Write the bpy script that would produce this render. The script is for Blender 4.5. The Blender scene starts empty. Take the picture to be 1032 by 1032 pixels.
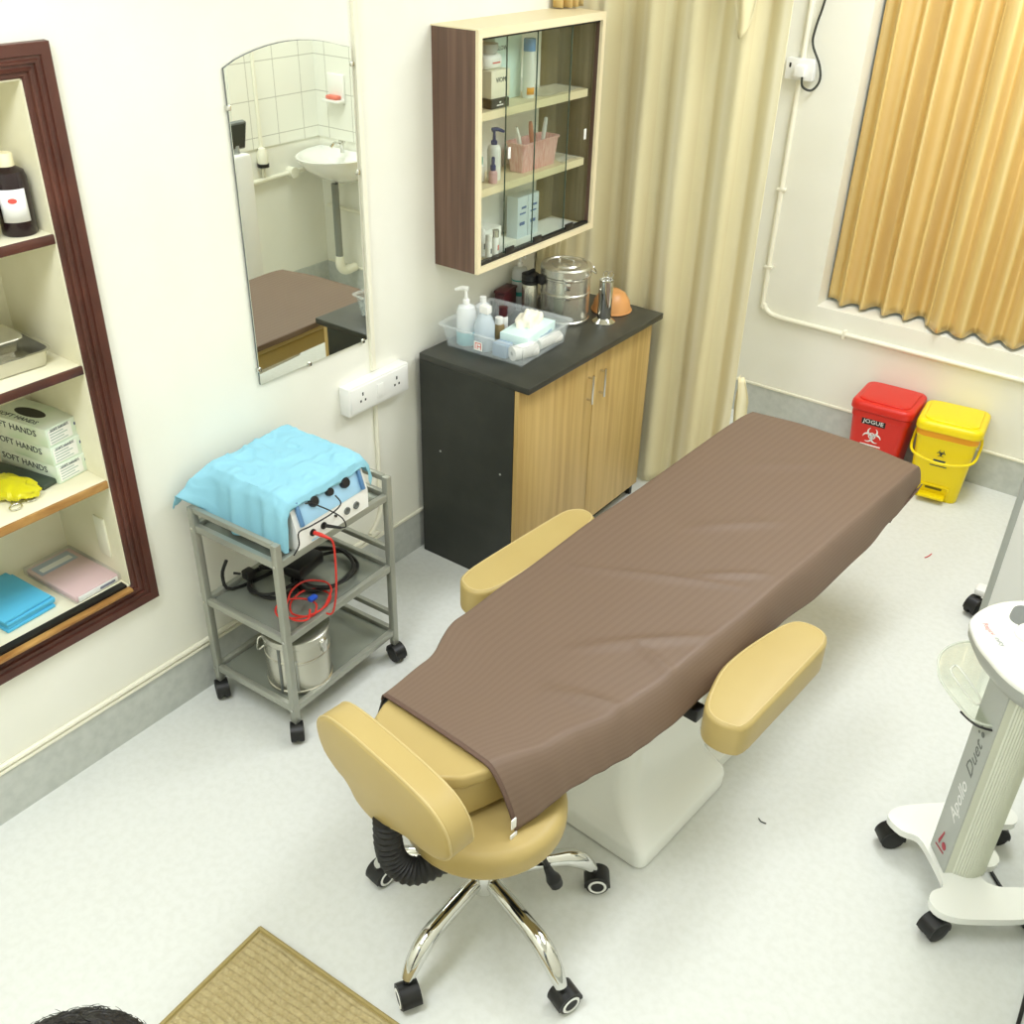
import bpy, bmesh, math, random
from mathutils import Vector, Matrix, noise
random.seed(7)
R = math.radians
SC = bpy.context.scene
COL = SC.collection

# ------------------------------------------------------------ materials
def lin(h):
    c = [int(h[i:i+2], 16)/255 for i in (0, 2, 4)]
    return tuple((x/12.92 if x <= .04045 else ((x+.055)/1.055)**2.4) for x in c) + (1,)

def mat(name, hexc, rough=.5, metal=0., var=None, bump=None, trans=0., ior=1.45, alpha=1., sheen=0., coat=0., spec=.5, sub=0., emit=None):
    m = bpy.data.materials.new(name); m.use_nodes = True
    nt = m.node_tree; b = nt.nodes['Principled BSDF']
    b.inputs['Base Color'].default_value = lin(hexc)
    b.inputs['Roughness'].default_value = rough
    b.inputs['Metallic'].default_value = metal
    b.inputs['Transmission Weight'].default_value = trans
    b.inputs['IOR'].default_value = ior
    b.inputs['Alpha'].default_value = alpha
    b.inputs['Sheen Weight'].default_value = sheen
    b.inputs['Coat Weight'].default_value = coat
    b.inputs['Specular IOR Level'].default_value = spec
    if emit:
        b.inputs['Emission Color'].default_value = lin(hexc); b.inputs['Emission Strength'].default_value = emit
    tc = nt.nodes.new('ShaderNodeTexCoord')
    def mapped(scale):
        mp = nt.nodes.new('ShaderNodeMapping'); nt.links.new(tc.outputs['Object'], mp.inputs[0])
        mp.inputs['Scale'].default_value = scale if isinstance(scale, tuple) else (scale,)*3
        return mp
    if var:                       # (hex2, scale, detail, lo, hi)
        hex2, scale, det, lo, hi = var
        nz = nt.nodes.new('ShaderNodeTexNoise'); nz.inputs['Scale'].default_value = 1; nz.inputs['Detail'].default_value = det
        nt.links.new(mapped(scale).outputs[0], nz.inputs['Vector'])
        rp = nt.nodes.new('ShaderNodeValToRGB'); rp.color_ramp.elements[0].position = lo; rp.color_ramp.elements[1].position = hi
        rp.color_ramp.elements[0].color = lin(hexc); rp.color_ramp.elements[1].color = lin(hex2)
        nt.links.new(nz.outputs['Fac'], rp.inputs[0]); nt.links.new(rp.outputs[0], b.inputs['Base Color'])
    if bump:                      # (scale, strength, distance)
        nz = nt.nodes.new('ShaderNodeTexNoise'); nz.inputs['Scale'].default_value = 1; nz.inputs['Detail'].default_value = 4
        nt.links.new(mapped(bump[0]).outputs[0], nz.inputs['Vector'])
        bp = nt.nodes.new('ShaderNodeBump'); bp.inputs['Strength'].default_value = bump[1]; bp.inputs['Distance'].default_value = bump[2]
        nt.links.new(nz.outputs['Fac'], bp.inputs['Height']); nt.links.new(bp.outputs[0], b.inputs['Normal'])
    return m

def glass(name, hexc, fac=.12, rough=.02):
    m = bpy.data.materials.new(name); m.use_nodes = True
    nt = m.node_tree; nt.nodes.remove(nt.nodes['Principled BSDF'])
    out = nt.nodes['Material Output']
    t = nt.nodes.new('ShaderNodeBsdfTransparent'); t.inputs[0].default_value = lin(hexc)
    g = nt.nodes.new('ShaderNodeBsdfGlossy'); g.inputs['Roughness'].default_value = rough
    lw = nt.nodes.new('ShaderNodeLayerWeight'); pw = nt.nodes.new('ShaderNodeMath'); pw.operation = 'POWER'; pw.inputs[1].default_value = 5
    nt.links.new(lw.outputs['Facing'], pw.inputs[0])
    f = nt.nodes.new('ShaderNodeMapRange'); f.inputs[3].default_value = .04; f.inputs[4].default_value = .8
    nt.links.new(pw.outputs[0], f.inputs[0])
    mx = nt.nodes.new('ShaderNodeMixShader')
    nt.links.new(f.outputs[0], mx.inputs[0]); nt.links.new(t.outputs[0], mx.inputs[1]); nt.links.new(g.outputs[0], mx.inputs[2])
    nt.links.new(mx.outputs[0], out.inputs[0])
    return m

def clearish(name, hexc, opac, rough=.25):     # thin clouded plastic
    m = bpy.data.materials.new(name); m.use_nodes = True
    nt = m.node_tree; b = nt.nodes['Principled BSDF']; out = nt.nodes['Material Output']
    b.inputs['Base Color'].default_value = lin(hexc); b.inputs['Roughness'].default_value = rough
    t = nt.nodes.new('ShaderNodeBsdfTransparent'); mx = nt.nodes.new('ShaderNodeMixShader'); mx.inputs[0].default_value = opac
    nt.links.new(t.outputs[0], mx.inputs[1]); nt.links.new(b.outputs[0], mx.inputs[2]); nt.links.new(mx.outputs[0], out.inputs[0])
    return m

def stripes(name, stops, period, rough, bump, sheen=0., axis=0, metal=0., second=None):
    """vertical stripes across the U coordinate (metres) of a cloth"""
    m = bpy.data.materials.new(name); m.use_nodes = True
    nt = m.node_tree; b = nt.nodes['Principled BSDF']; N = nt.nodes.new; L = nt.links.new
    b.inputs['Sheen Weight'].default_value = sheen; b.inputs['Metallic'].default_value = metal
    uv = N('ShaderNodeUVMap'); sp = N('ShaderNodeSeparateXYZ'); L(uv.outputs[0], sp.inputs[0])
    d = N('ShaderNodeMath'); d.operation = 'DIVIDE'; d.inputs[1].default_value = period; L(sp.outputs[axis], d.inputs[0])
    fr = N('ShaderNodeMath'); fr.operation = 'FRACT'; L(d.outputs[0], fr.inputs[0])
    rp = N('ShaderNodeValToRGB'); cr = rp.color_ramp
    for i, (p, h) in enumerate(stops):
        e = cr.elements[i] if i < 2 else cr.elements.new(p)
        e.position = p; e.color = lin(h)
    L(fr.outputs[0], rp.inputs[0]); L(rp.outputs[0], b.inputs['Base Color'])
    rr = N('ShaderNodeMapRange'); rr.inputs[3].default_value = rough[0]; rr.inputs[4].default_value = rough[1]; L(fr.outputs[0], rr.inputs[0]); L(rr.outputs[0], b.inputs['Roughness'])
    nz = N('ShaderNodeTexNoise'); nz.inputs['Scale'].default_value = bump[0]; nz.inputs['Detail'].default_value = 5; L(uv.outputs[0], nz.inputs['Vector'])
    bp = N('ShaderNodeBump'); bp.inputs['Strength'].default_value = bump[1]; bp.inputs['Distance'].default_value = bump[2]
    L(nz.outputs['Fac'], bp.inputs['Height']); L(bp.outputs[0], b.inputs['Normal'])
    return m

def tiles(name, hexc, grout, sx, sz, ax):
    m = bpy.data.materials.new(name); m.use_nodes = True
    nt = m.node_tree; b = nt.nodes['Principled BSDF']; N = nt.nodes.new; L = nt.links.new
    tc = N('ShaderNodeTexCoord'); sp = N('ShaderNodeSeparateXYZ'); L(tc.outputs['Object'], sp.inputs[0])
    cb = N('ShaderNodeCombineXYZ'); L(sp.outputs[ax], cb.inputs[0]); L(sp.outputs[2], cb.inputs[1])
    br = N('ShaderNodeTexBrick'); br.offset = 0; L(cb.outputs[0], br.inputs['Vector'])
    br.inputs['Scale'].default_value = 1; br.inputs['Brick Width'].default_value = sx; br.inputs['Row Height'].default_value = sz
    br.inputs['Mortar Size'].default_value = .0025
    br.inputs['Color1'].default_value = lin(hexc); br.inputs['Color2'].default_value = lin(hexc); br.inputs['Mortar'].default_value = lin(grout)
    L(br.outputs['Color'], b.inputs['Base Color']); b.inputs['Roughness'].default_value = .2
    return m

def wood(name, h1, h2, scale, rough=.45, h3=None):
    m = bpy.data.materials.new(name); m.use_nodes = True
    nt = m.node_tree; b = nt.nodes['Principled BSDF']; N = nt.nodes.new; L = nt.links.new
    tc = N('ShaderNodeTexCoord'); mp = N('ShaderNodeMapping'); mp.inputs['Scale'].default_value = scale; L(tc.outputs['Object'], mp.inputs[0])
    nz = N('ShaderNodeTexNoise'); nz.inputs['Scale'].default_value = 1; nz.inputs['Detail'].default_value = 6; nz.inputs['Distortion'].default_value = .4; L(mp.outputs[0], nz.inputs['Vector'])
    rp = N('ShaderNodeValToRGB'); cr = rp.color_ramp; cr.elements[0].position = .34; cr.elements[1].position = .66
    cr.elements[0].color = lin(h1); cr.elements[1].color = lin(h2)
    if h3: e = cr.elements.new(.5); e.color = lin(h3)
    L(nz.outputs['Fac'], rp.inputs[0]); L(rp.outputs[0], b.inputs['Base Color']); b.inputs['Roughness'].default_value = rough
    return m

WALL = mat('wall_paint', 'F1F0E4', .6, bump=(60, .08, .002), var=('ECEBDC', 2.2, 3, .35, .7))
CEIL = mat('ceiling_paint', 'F4F4EE', .8)
FLOOR = mat('vinyl_floor', 'DFE1DB', .62, spec=.25, var=('DADCD5', (46, 46, 46), 8, .40, .66), bump=(70, .05, .002))
SKIRT = mat('vinyl_skirting', 'C6C9C2', .5, var=('BABEB7', (30, 30, 30), 8, .38, .68))
CREAM = mat('cream_paint', 'EEECD6', .5)
NICHE = mat('niche_lining', 'EDE9CF', .55, var=('E2DDBE', 4, 3, .4, .7))
DARKWOOD = wood('dark_red_wood', '46251B', '5C3226', (22, 8, 5), .38, '512B21')
PALEWOOD = wood('worn_wood_edge', '8A5A28', 'C59A58', (20, 6, 20), .5)
LAM = wood('brown_laminate', '5A4336', '705546', (50, 50, 1.8), .45, '644B3D')
OAK = wood('oak_laminate', 'AE8F52', 'C6A86B', (30, 30, 1.3), .45, 'BB9D60')
EDGE = mat('cream_edging', 'EBDDB8', .45)
OLIVE = wood('olive_inner_laminate', '6B5F42', '837555', (50, 50, 2), .4)  # dark olive laminate of the cupboard's right back and inner side
BLACKLAM = mat('black_laminate', '2B2D28', .42, var=('33352F', 9, 4, .4, .7))
BLACKTOP = mat('black_worktop', '33342E', .36, var=('3B3C35', 14, 4, .4, .7))
MIRROR = mat('mirror_silver', 'E9EEE6', .01, 1.)
CHROME = mat('chrome', 'D9D9D4', .08, 1.)
STEEL = mat('brushed_steel', 'CCCABD', .27, .88, bump=((300, 300, 4), .04, .001))
GREYMET = mat('grey_painted_metal', 'A9ABA0', .38, .55)
SHELFG = mat('grey_shelf_sheet', '8F9488', .25, .35)
BLACK = mat('black_plastic', '1B1B1A', .42)
RUBBER = mat('black_rubber', '222221', .6)
WHITE = mat('white_plastic', 'EFEFEA', .35)
WHITEGL = mat('gloss_white_fibreglass', 'F2F3EC', .16, coat=.4)
GREYP = mat('grey_plastic', 'AEB1AB', .4)
DKGREY = mat('dark_grey_plastic', '6D716D', .45)
TAN = mat('tan_vinyl', 'BBA569', .42, bump=(160, .05, .001), var=('B7A064', 5, 3, .35, .7))
PIPING = mat('tan_piping', 'C9B57E', .42)
SHEET = stripes('brown_striped_sheet', [(0, '705B4B'), (.46, '705B4B'), (.5, '735E4E'), (.96, '735E4E')], .020, (.56, .52), (26, .10, .004), sheen=.0)
SHEETIN = mat('sheet_hem', '624C40', .7)
DRAPE = stripes('cream_satin_stripes', [(0, 'DFD5AB'), (.22, 'E5DBB6'), (.3, 'D9CC9F'), (.5, 'E0D6AE'), (.58, 'E7DFBF'), (.8, 'DFD5AB'), (.97, 'DBCFA4')], .22, (.44, .50), (6, .2, .01), sheen=.05)
GOLD = stripes('gold_satin', [(0, 'E0C27C'), (.5, 'E6CC8E'), (.96, 'E0C27C')], .045, (.28, .34), (5, .18, .008), sheen=.0, metal=.2)
RED = mat('red_plastic', 'D42A1E', .35)
YEL = mat('yellow_plastic', 'F4DA10', .35)
ORBAG = mat('orange_bin_liner', 'EFA218', .5)
MATF = mat('beige_tufted_mat', 'B0A073', .95, var=('BDAE82', (60, 60, 60), 4, .35, .65), bump=(260, .25, .002))
MATE = mat('mat_edging', 'A5945F', .8)
BLUE = mat('blue_nonwoven_cloth', '8FC8DB', .75, bump=(90, .1, .002))
BLUEP = mat('blue_front_panel', 'A8D4F0', .35)
BLUED = mat('blue_disposable_sheet', '55B7DE', .6)
PINK = mat('pink_disposable_sheet', 'D9AEB0', .45)
PINKB = mat('pink_basket', 'E0A09E', .45, var=('EDC0BC', (160, 160, 2), 2, .4, .6))
REDW = mat('red_wire', 'D3352B', .4)
BLUEC = mat('blue_cable_tie', '2857C8', .4)
GLASS = glass('sliding_glass', 'FAFCFA')
CLEARG = glass('clear_acrylic', 'F8FAF4')
GLEDGE = mat('glass_edge', '42564C', .2)
TRAYP = clearish('clear_tray_plastic', 'E9F1F2', .22)
BOTT = clearish('milky_plastic', 'F0F4F4', .8)
BOTTC = clearish('clear_bottle_plastic', 'D5E2EA', .55)
FILM = clearish('clear_film', 'F4F6F2', .25, .15)
TEAL = mat('teal_liquid', '9ED4DC', .4)
TEALD = mat('teal_band', '3FA59A', .45)
GLOVEB = mat('green_white_carton', 'E6EEE2', .5, var=('CFE3CA', (7, 3, 9), 2, .45, .62))
GLOVEB2 = mat('pale_teal_carton', 'D9EFEA', .5)
INK = mat('dark_ink', '34424A', .6)
INKR = mat('red_ink', 'D4574C', .6)
INKW = mat('white_ink', 'F5F5F2', .5)
AMBER = mat('dark_amber_plastic', '251718', .25)
CAPC = mat('cream_cap', 'EFE6BE', .45)
NAVY = mat('navy_plastic', '25306E', .35)
PAPER = mat('white_paper', 'F3F3EE', .7)
COTTON = mat('white_cotton', 'F3F1EA', .95, bump=(120, .3, .003))
LATEX = mat('pale_latex', 'F3EDDA', .6)
MAROON = mat('maroon_plastic', '4A1C20', .35)
ORANGE = clearish('orange_translucent', 'E8A866', .78, .35)
YELBAG = mat('yellow_polythene', 'D4CC1E', .25, bump=(40, .4, .006))
DGRN = mat('dark_green_packet', '3A463B', .35)
PBLUE = mat('pale_blue_pack', 'DDEAF4', .4)
NAVYP = mat('printed_pink_label', '8FA3BC', .5)
SCREEN = mat('dark_screen', '3B4038', .15)
PORC = mat('white_porcelain', 'F3F3EC', .12, coat=.5)
SOAP = mat('coral_soap', 'E8806C', .5)
PIPEG = mat('grey_waste_pipe', '85887F', .4)
TILEX = tiles('white_tiles_right', 'F0F0E4', 'BFBFB0', .2, .2, 1)
TILEY = tiles('white_tiles_back', 'F0F0E4', 'BFBFB0', .2, .2, 0)
HAIR = mat('black_hair', '16130F', .5, bump=((200, 200, 14), .5, .004))
SKIN = mat('skin', 'B27E5F', .5, sub=.1)
SHIRT = mat('grey_blue_shirt', '7F8FA2', .8)
TROUS = mat('dark_trousers', '2A2D36', .8)
CREAMW = mat('cream_trim_paint', 'F0EDD9', .45)
COLGREY = mat('grey_column_panel', 'B4B8B2', .35)
COLCREAM = mat('ribbed_column', 'D9DCCB', .35)
LEDP = mat('lamp_diffuser', 'FFFFFF', .5, emit=3.)
WINGL = glass('window_glass', 'E8F2F4')

# ------------------------------------------------------------ mesh building
def catmull(pts, n=6, closed=False):
    P = [Vector(p) for p in pts]; out = []; m = len(P)
    for i in range(m if closed else m-1):
        if closed: a, b, c, d = P[(i-1) % m], P[i], P[(i+1) % m], P[(i+2) % m]
        else: a, b, c, d = P[max(i-1, 0)], P[i], P[i+1], P[min(i+2, m-1)]
        for k in range(n):
            t = k/n
            out.append(.5*((2*b)+(c-a)*t+(2*a-5*b+4*c-d)*t*t+(3*b-a-3*c+d)*t**3))
    if not closed: out.append(P[-1])
    return out

def inset(poly, d):
    n = len(poly); out = []
    for i in range(n):
        a, b, c = Vector(poly[i-1]), Vector(poly[i]), Vector(poly[(i+1) % n])
        e1 = (b-a); e2 = (c-b)
        if e1.length < 1e-9: e1 = e2
        if e2.length < 1e-9: e2 = e1
        n1 = Vector((-e1.y, e1.x)).normalized(); n2 = Vector((-e2.y, e2.x)).normalized()
        m = (n1+n2); m = m.normalized() if m.length > 1e-6 else n1
        k = max(.5, m.dot(n1)); out.append(tuple(b+m*(d/k)))
    return out

def rrect(w, d, r, n=6, c=(0, 0)):
    out = []
    for sx, sy, a0 in ((1, -1, -90), (1, 1, 0), (-1, 1, 90), (-1, -1, 180)):
        for k in range(n+1):
            a = R(a0+90*k/n); out.append((c[0]+sx*(w/2-r)+r*math.cos(a), c[1]+sy*(d/2-r)+r*math.sin(a)))
    return out

def circ(r, n=32, c=(0, 0)): return [(c[0]+r*math.cos(2*math.pi*k/n), c[1]+r*math.sin(2*math.pi*k/n)) for k in range(n)]
def smooth2(poly, n=5): return [(p.x, p.y) for p in catmull([(x, y, 0) for x, y in poly], n, True)]

class B:
    def __init__(s, T=None): s.bm = bmesh.new(); s.T = T
    def loft(s, rings, cap=True, closed=True, T=None):
        T = T or Matrix()
        vs = [[s.bm.verts.new(T @ Vector(p)) for p in r] for r in rings]
        for a, b in zip(vs, vs[1:]):
            n = len(a)
            for i in range(n if closed else n-1):
                j = (i+1) % n
                try: s.bm.faces.new((a[i], a[j], b[j], b[i]))
                except ValueError: pass
        if cap and closed:
            s.bm.faces.new(list(reversed(vs[0]))); s.bm.faces.new(vs[-1])
        return s
    def box(s, c, sz, bev=0., rot=0., T=None, seg=2):
        bm = bmesh.new(); bmesh.ops.create_cube(bm, size=1)
        bmesh.ops.scale(bm, vec=sz, verts=bm.verts)
        if bev: bmesh.ops.bevel(bm, geom=bm.edges[:], offset=bev, segments=seg, affect='EDGES', profile=.5)
        M4 = Matrix.Translation(c) @ Matrix.Rotation(rot, 4, 'Z')
        if T is not None: M4 = T @ M4
        bmesh.ops.transform(bm, matrix=M4, verts=bm.verts)
        return s.take(bm)
    def span(s, a, b, bev=0.): return s.box([(x+y)/2 for x, y in zip(a, b)], [abs(y-x) for x, y in zip(a, b)], bev)
    def take(s, bm):
        me = bpy.data.meshes.new('t'); bm.to_mesh(me); bm.free(); s.bm.from_mesh(me); bpy.data.meshes.remove(me); return s
    def cyl(s, p0, p1, r0, r1=None, n=20):
        p0, p1 = Vector(p0), Vector(p1); r1 = r0 if r1 is None else r1
        q = (p1-p0).to_track_quat('Z', 'Y'); 
        ring = lambda p, r: [p+q @ Vector((r*math.cos(2*math.pi*k/n), r*math.sin(2*math.pi*k/n), 0)) for k in range(n)]
        return s.loft([ring(p0, r0), ring(p1, r1)])
    def tube(s, pts, r, n=10, sm=6, closed=False):
        P = catmull(pts, sm, closed) if sm else [Vector(p) for p in pts]
        rs = r if isinstance(r, (list, tuple)) else [r]*2
        rings = []; up = None; m = len(P)
        for i, p in enumerate(P):
            if closed: t = (P[(i+1) % m]-P[i-1]).normalized()
            else: t = (P[min(i+1, m-1)]-P[max(i-1, 0)]).normalized()
            if up is None: up = t.orthogonal().normalized()
            up = (up-t*up.dot(t)); up = up.normalized() if up.length > 1e-6 else t.orthogonal().normalized()
            sd = t.cross(up); f = i/max(1, m-1)*(len(rs)-1); k = min(int(f), len(rs)-2); rr = rs[k]+(rs[k+1]-rs[k])*(f-k)
            rings.append([p+(up*math.cos(2*math.pi*j/n)+sd*math.sin(2*math.pi*j/n))*rr for j in range(n)])
        if closed: rings.append(rings[0]); return s.loft(rings, cap=False)
        return s.loft(rings)
    def lathe(s, prof, c=(0, 0, 0), n=32, T=None):
        rings = [[(c[0]+max(r, 1e-5)*math.cos(2*math.pi*k/n), c[1]+max(r, 1e-5)*math.sin(2*math.pi*k/n), c[2]+z) for k in range(n)] for r, z in prof]
        return s.loft(rings, T=T)
    def pad(s, poly, z0, z1, r, T=None, dome=0., seg=4, rb=None):
        """upholstered slab: an outline with rounded top and bottom edges"""
        rings = []; rb = r if rb is None else rb
        for k in range(seg+1):
            a = math.pi/2*k/seg
            rings.append([(x, y, z0+rb-rb*math.cos(a)) for x, y in inset(poly, rb-rb*math.sin(a))])
        for k in range(seg+1):
            a = math.pi/2*k/seg
            rings.append([(x, y, z1-r+r*math.sin(a)) for x, y in inset(poly, r-r*math.cos(a))])
        if dome:
            base = inset(poly, r); cx = sum(p[0] for p in base)/len(base); cy = sum(p[1] for p in base)/len(base)
            for q in (.85, .6, .3): rings.append([(cx+(x-cx)*q, cy+(y-cy)*q, z1+dome*(1-q*q)) for x, y in base])
        return s.loft(rings, T=T)
    def prism(s, poly, z0, z1, T=None): return s.loft([[(x, y, z0) for x, y in poly], [(x, y, z1) for x, y in poly]], T=T)
    def tri(s, poly, z0, z1, T=None):      # prism whose caps are triangulated (concave outlines)
        from mathutils.geometry import tessellate_polygon
        T = T or Matrix(); lo = [s.bm.verts.new(T @ Vector((x, y, z0))) for x, y in poly]; hi = [s.bm.verts.new(T @ Vector((x, y, z1))) for x, y in poly]
        n = len(poly)
        for i in range(n): s.bm.faces.new((lo[i], lo[(i+1) % n], hi[(i+1) % n], hi[i]))
        for t3 in tessellate_polygon([[Vector((x, y, 0)) for x, y in poly]]):
            s.bm.faces.new([hi[k] for k in t3]); s.bm.faces.new([lo[k] for k in reversed(t3)])
        return s
    def grid(s, f, nu, nv, uv=None):
        vs = [[s.bm.verts.new(f(i/nu, j/nv)) for i in range(nu+1)] for j in range(nv+1)]
        lay = s.bm.loops.layers.uv.verify() if uv else None
        for j in range(nv):
            for i in range(nu):
                fc = s.bm.faces.new((vs[j][i], vs[j][i+1], vs[j+1][i+1], vs[j+1][i]))
                if uv:
                    for l, (a, b) in zip(fc.loops, ((i, j), (i+1, j), (i+1, j+1), (i, j+1))): l[lay].uv = uv(a/nu, b/nv)
        return s
    def done(s, name, m, parent=None, ang=40, solid=0., sub=0):
        if s.T is not None: bmesh.ops.transform(s.bm, matrix=s.T, verts=s.bm.verts)
        if not solid: bmesh.ops.recalc_face_normals(s.bm, faces=s.bm.faces)
        me = bpy.data.meshes.new(name); s.bm.to_mesh(me); s.bm.free()
        me.polygons.foreach_set('use_smooth', [True]*len(me.polygons)); me.set_sharp_from_angle(angle=R(ang))
        me.materials.append(m)
        o = bpy.data.objects.new(name, me); COL.objects.link(o)
        if parent: o.parent = parent
        if sub: md = o.modifiers.new('smooth', 'SUBSURF'); md.levels = sub; md.render_levels = sub
        if solid: md = o.modifiers.new('thickness', 'SOLIDIFY'); md.thickness = solid; md.offset = 0
        return o

def tag(o, label, cat, group=None):
    o['label'] = label; o['category'] = cat
    if group: o['group'] = group
    return o
def thing(name, label, cat, loc=(0, 0, 0), rz=0., group=None):
    o = bpy.data.objects.new(name, None); COL.objects.link(o); o.location = loc; o.rotation_euler = (0, 0, rz); o.empty_display_size = .05
    return tag(o, label, cat, group)
def struct(o): o['kind'] = 'structure'; return o
def kids(o): return [c for c in COL.objects if c.parent == o]
def dup(o, parent=None):
    c = o.copy(); COL.objects.link(c); c.parent = parent
    for k in kids(o): dup(k, c)
    return c
DG = None
def text(body, size, M4, m, name, parent, ext=.0004, sx=1., shear=0.):
    cu = bpy.data.curves.new('t', 'FONT'); cu.body = body; cu.size = size; cu.extrude = ext; cu.align_x = 'CENTER'; cu.align_y = 'CENTER'; cu.shear = shear; cu.resolution_u = 2
    t = bpy.data.objects.new('t', cu); COL.objects.link(t)
    me = bpy.data.meshes.new_from_object(t.evaluated_get(bpy.context.evaluated_depsgraph_get()))
    bpy.data.objects.remove(t); bpy.data.curves.remove(cu)
    me.transform(M4 @ Matrix.Diagonal((sx, 1, 1, 1))); me.materials.clear(); me.materials.append(m); me.name = name
    o = bpy.data.objects.new(name, me); COL.objects.link(o); o.parent = parent
    return o
def frame(o, x, y):          # matrix from origin, x axis and y axis (z = x cross y)
    x = Vector(x).normalized(); y = Vector(y); y = (y-x*y.dot(x)).normalized(); z = x.cross(y)
    return Matrix(((x.x, y.x, z.x, o[0]), (x.y, y.y, z.y, o[1]), (x.z, y.z, z.z, o[2]), (0, 0, 0, 1)))

W, D, H, YF = 2.5, 2.523, 2.95, -2.75
# ------------------------------------------------------------ room shell
struct(B().span((-.45, YF-.1, -.1), (W+.1, D+.45, 0)).done('floor', FLOOR))
struct(B().span((-.45, YF-.1, H), (W+.1, D+.45, H+.1)).done('ceiling', CEIL))
NY0, NY1, NZ0, NZ1 = -1.62, -.70, .525, 1.905
b = B()
b.span((-.42, YF, 0), (0, NY0, H)); b.span((-.42, NY1, 0), (0, D+.4, H)); b.span((-.42, NY0, 0), (0, NY1, NZ0)); b.span((-.42, NY0, NZ1), (0, NY1, H)); b.span((-.42, NY0, NZ0), (-.31, NY1, NZ1))
struct(b.done('wall_left', WALL))
WX0, WX1, WZ0, WZ1 = .765, 1.95, .635, 2.35
b = B()
b.span((0, D, 0), (WX0, D+.4, H)); b.span((WX1, D, 0), (W+.1, D+.4, H)); b.span((WX0, D, 0), (WX1, D+.4, WZ0)); b.span((WX0, D, WZ1), (WX1, D+.4, H))
struct(b.done('wall_back', WALL))
struct(B().span((W, YF, 0), (W+.1, D, H)).done('wall_right', WALL))
struct(B().span((-.42, YF-.1, 0), (W+.1, YF, H)).done('wall_front', WALL))
def skirting(name, a, c, ax):
    o = struct(B().span(a, c).done(name, SKIRT))
    return o
skirting('baseboard_left', (0, YF, 0), (.006, D, .165), 1)
skirting('baseboard_back', (.006, D-.006, 0), (W-.006, D, .165), 0)
skirting('baseboard_right', (W-.006, YF, 0), (W, D, .165), 1)
struct(B().span((0, YF, .165), (.012, D, .178), .004).done('trim_1', CREAMW))
struct(B().span((.012, D-.012, .165), (W-.012, D, .178), .004).done('trim_2', CREAMW))
# window: recess, frame, pane
b = B()
for x0, x1, z0, z1 in ((WX0, WX0+.05, WZ0, WZ1), (WX1-.05, WX1, WZ0, WZ1), (WX0, WX1, WZ0, WZ0+.05), (WX0, WX1, WZ1-.05, WZ1), (1.33, 1.38, WZ0, WZ1)):
    b.span((x0, D+.27, z0), (x1, D+.32, z1), .004)
w1 = struct(b.done('window_1', WHITE))
B().span((WX0, D+.29, WZ0), (WX1, D+.296, WZ1)).done('pane', WINGL, w1)
# wall tiles near the wash basin
struct(B().span((W-.008, 1.87, .94), (W, D, 1.9)).done('trim_3', TILEX))
struct(B().span((2.1, D-.008, .94), (W-.008, D, 1.9)).done('trim_4', TILEY))

# ------------------------------------------------------------ ceiling lights
def ceiling_light(x, y, lab, power):
    t = thing('ceiling_light', lab, 'ceiling light', (x, y, H), 0, 'ceiling lights')
    B().box((0, 0, -.02), (.62, 1.24, .04), .006).done('housing', WHITE, t)
    B().box((0, 0, -.043), (.58, 1.2, .006), .002).done('diffuser', LEDP, t)
    li = bpy.data.lights.new('lamp', 'AREA'); li.shape = 'RECTANGLE'; li.size = .58; li.size_y = 1.2; li.energy = power; li.color = (.95, 1, 1.08)
    lo = bpy.data.objects.new('lamp', li); COL.objects.link(lo); lo.parent = t; lo.location = (0, 0, -.055)
ceiling_light(1.55, 1.6, 'wide white ceiling panel light nearest the window', 36)
ceiling_light(1.95, .15, 'added white fill light panel on the ceiling over the middle of the room', 8)  # weak unseen panel, added to even out the room light
ceiling_light(.95, -1.7, 'added white fill light panel on the ceiling over the camera end of the room', 39)  # unseen fill panel, added to brighten the near floor and left side

# ------------------------------------------------------------ conduits, sockets, cable
def wall_conduit():
    b = B(); y = .343
    b.span((0, y-.009, .85), (.012, y+.009, H)); 
    b.tube([(.007, y, .74), (.007, y, .35), (.007, y-.01, .26), (.007, y-.06, .205), (.007, y-.12, .19), (.007, -.9, .19), (.007, YF+.02, .19)], .008, 8)
    tag(b.done('wall_conduit', CREAMW), 'thin cream cable conduit running down the left wall beside the mirror', 'conduit')
wall_conduit()
def back_conduit():
    t = thing('wall_conduit', 'white cable conduit running down the back wall and along under the window', 'conduit', (.5, D, 0))
    b = B(); b.tube([(.01, -.012, H), (.008, -.012, 1.6), (.004, -.012, .66), (.012, -.012, .59), (.04, -.012, .555), (.10, -.012, .542), (.3, -.012, .54), (1.95, -.012, .53)], .012, 10)
    b.done('pipe', CREAMW, t)
    for x, z in ((.0065, 1.13), (.005, .77)): B().box((x, -.012, z), (.04, .026, .014), .003).done('clip', CREAMW, t)
    B().box((.42, -.012, .539), (.014, .026, .04), .003).done('clip', CREAMW, t)
back_conduit()
def socket_strip():
    t = thing('socket_box', 'long white surface box with two sockets on the left wall below the mirror', 'socket', (0, .33, .79))
    B().box((.022, 0, 0), (.044, .30, .105), .004).done('box', WHITE, t)
    p = B().box((.0455, 0, 0), (.004, .28, .088), .0015).done('face_plate', WHITE, t)
    for y in (-.085, .085):
        for dy, dz, w, h in ((0, .016, .006, .012), (-.011, -.008, .007, .008), (.011, -.008, .007, .008)):
            B().box((.0476, y+dy, dz), (.001, w, h), 0).done('socket_hole', BLACK, p)
    B().box((.0485, 0, 0), (.004, .03, .05), .002).done('switch', WHITE, p)
socket_strip()
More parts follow.
